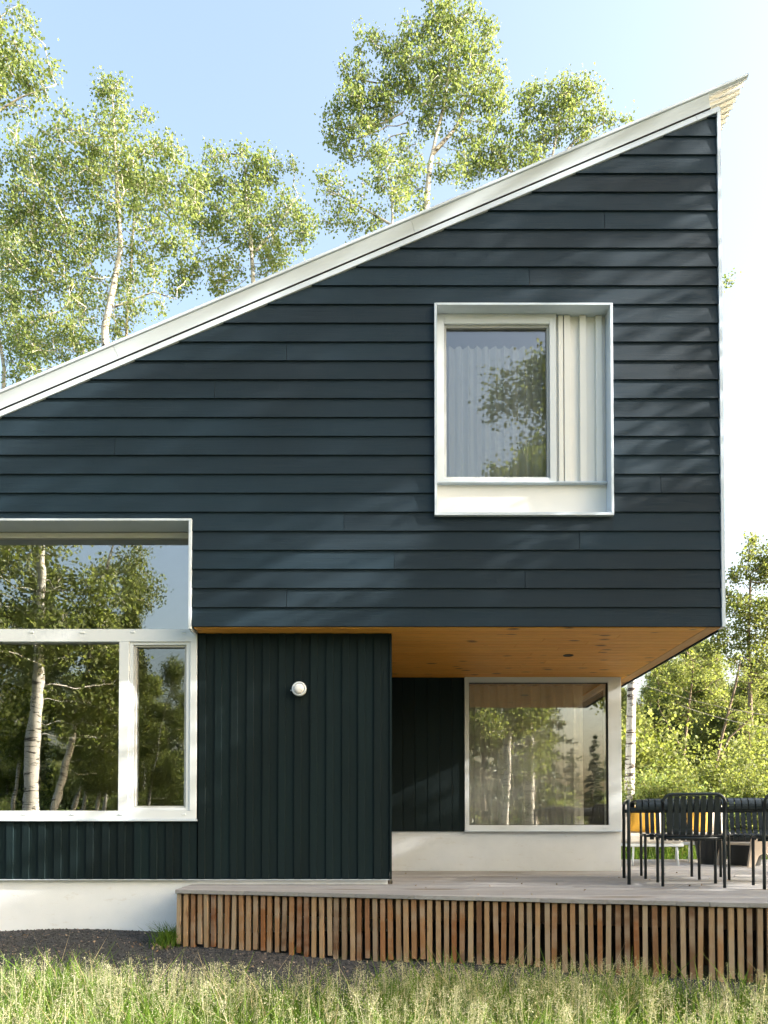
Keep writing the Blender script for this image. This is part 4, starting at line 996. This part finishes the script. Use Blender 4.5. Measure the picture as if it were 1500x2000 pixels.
def seed_heads(xy, rn, hmin, hmax):
    V_, F_ = [], []; off_ = 0
    for x_, y_ in xy:
        h = rn.uniform(hmin, hmax) * (0.58 + 0.42 * min(1.0, max(0.0, (grass_line(x_) - y_) / 0.9))); b = np.array([x_, y_, gz(x_, y_)]); ln = rn.normal(0, 0.10, 2) * h; hl = rn.uniform(0.13, 0.24)
        t = b + np.array([ln[0], ln[1], h]); m = b + np.array([ln[0] * 0.4, ln[1] * 0.4, h * 0.55]); a = rn.uniform(0, np.pi); w_ = np.array([np.cos(a), np.sin(a), 0]) * 0.0011
        V_.append(np.array([b - w_, b + w_, m + w_, m - w_, t + w_ * 0.6, t - w_ * 0.6])); F_.append(np.array([(0, 1, 2), (0, 2, 3), (3, 2, 4), (3, 4, 5)]) + off_); off_ += 6
        n_ = int(rn.integers(70, 130)); s = rn.random(n_); ang = rn.uniform(0, 2*np.pi, n_)
        rad_ = (0.004 + 0.040 * np.sin(np.pi * np.clip(s * 0.85 + 0.12, 0, 1)) ** 1.2) * rn.random(n_) ** 0.55
        d = (t - m) / np.linalg.norm(t - m)
        c = t - d * (hl * s)[:, None] + np.column_stack([np.cos(ang) * rad_, np.sin(ang) * rad_, 0.35 * rad_])
        k = rn.normal(0, 1, (n_, 3)); k /= np.linalg.norm(k, axis=1, keepdims=True); k2 = np.cross(k, rn.normal(0, 1, (n_, 3))); k2 /= np.linalg.norm(k2, axis=1, keepdims=True)
        sz = rn.uniform(0.0022, 0.0046, (n_, 1))
        V_.append(np.stack([c - k * sz, c + k * sz, c + k2 * sz * 0.9], axis=1).reshape(-1, 3)); F_.append(np.arange(n_ * 3).reshape(-1, 3) + off_); off_ += n_ * 3
    return mesh_np('seed_heads', np.concatenate(V_), np.concatenate(F_), M['seed'])
xy = grass_xy(1900, rn, -3.5, 3.5, 3.3)
tag(link('seed_heads', seed_heads(xy, rn, 0.20, 0.46)), 'pale feathery grass seed heads across the foreground', 'grass', kind='stuff')
# weed clump at the left foot of the deck
wc = P(325, 1850, 6.1)
cxy = np.column_stack([rn.normal(EA.x - 0.07, 0.05, 420), rn.normal(EA.y + 0.08, 0.08, 420)])
tag(link('weed_clump', blades(420, cxy, 0.06, 0.20, 0.004, M['blade'], 'weed_clump', rn, 0.5)), 'small green weed clump at the left corner of the deck', 'weed', kind='stuff')
# stones
oc = np.array([(1, 0, 0), (-1, 0, 0), (0, 1, 0), (0, -1, 0), (0, 0, 1), (0, 0, -1)], float); of = np.array([(0, 2, 4), (2, 1, 4), (1, 3, 4), (3, 0, 4), (2, 0, 5), (1, 2, 5), (3, 1, 5), (0, 3, 5)])
V_, F_ = [], []; k = 0
while k < 15000:
    x_ = rn.uniform(-3.7, 3.3); y_ = rn.uniform(grass_line(x_) - 0.2, 6.64)
    if y_ > edge_y(x_) + 0.1 and x_ > EA.x: continue
    s = rn.uniform(0.005, 0.013); vs = oc * s * rn.uniform(0.6, 1.2, (6, 1)) * np.array([1, 1, 0.65])
    a = rn.uniform(0, 6.28); c_, s_ = math.cos(a), math.sin(a); vs = vs @ np.array([[c_, s_, 0], [-s_, c_, 0], [0, 0, 1]])
    V_.append(vs + np.array([x_, y_, gz(x_, y_) + 0.008])); F_.append(of + 6 * k); k += 1
tag(link('gravel_stones', mesh_np('gravel_stones', np.concatenate(V_), np.concatenate(F_), M['stone'])), 'loose dark stones of the gravel strip', 'gravel', kind='stuff')
pts = []
while len(pts) < 210:
    x_ = rn.uniform(-3.6, 3.2); y_ = rn.uniform(grass_line(x_) - 0.1, 6.55)
    if y_ > edge_y(x_) - 0.02 and x_ > EA.x: continue
    pts.append((x_, y_, gz(x_, y_) + 0.018))
for _ in range(60): pts.append((EA.x - abs(rn.normal(0.12, 0.12)), EA.y + rn.normal(0.05, 0.12), gz(EA.x, EA.y) + 0.02))
tag(link('leaf_litter', leaf_mesh(np.array(pts), 1, 0.006, 0.036, M['litter'], rn, 0.0, 0.5, 'leaf_litter')), 'dry fallen leaves scattered over the gravel', 'leaves', kind='stuff')
pts = [(rn.uniform(0.2, 3.6), rn.uniform(5.6, 8.4), DZ + 0.006) for _ in range(34)]
pts = [p for p in pts if p[1] > edge_y(p[0]) + 0.05]
o = link('deck_leaves', leaf_mesh(np.array(pts), 1, 0.001, 0.03, M['litter'], rn, 0.0, 0.6, 'deck_leaves')); tag(o, 'few small dry leaves lying on the deck boards', 'leaves', kind='stuff')
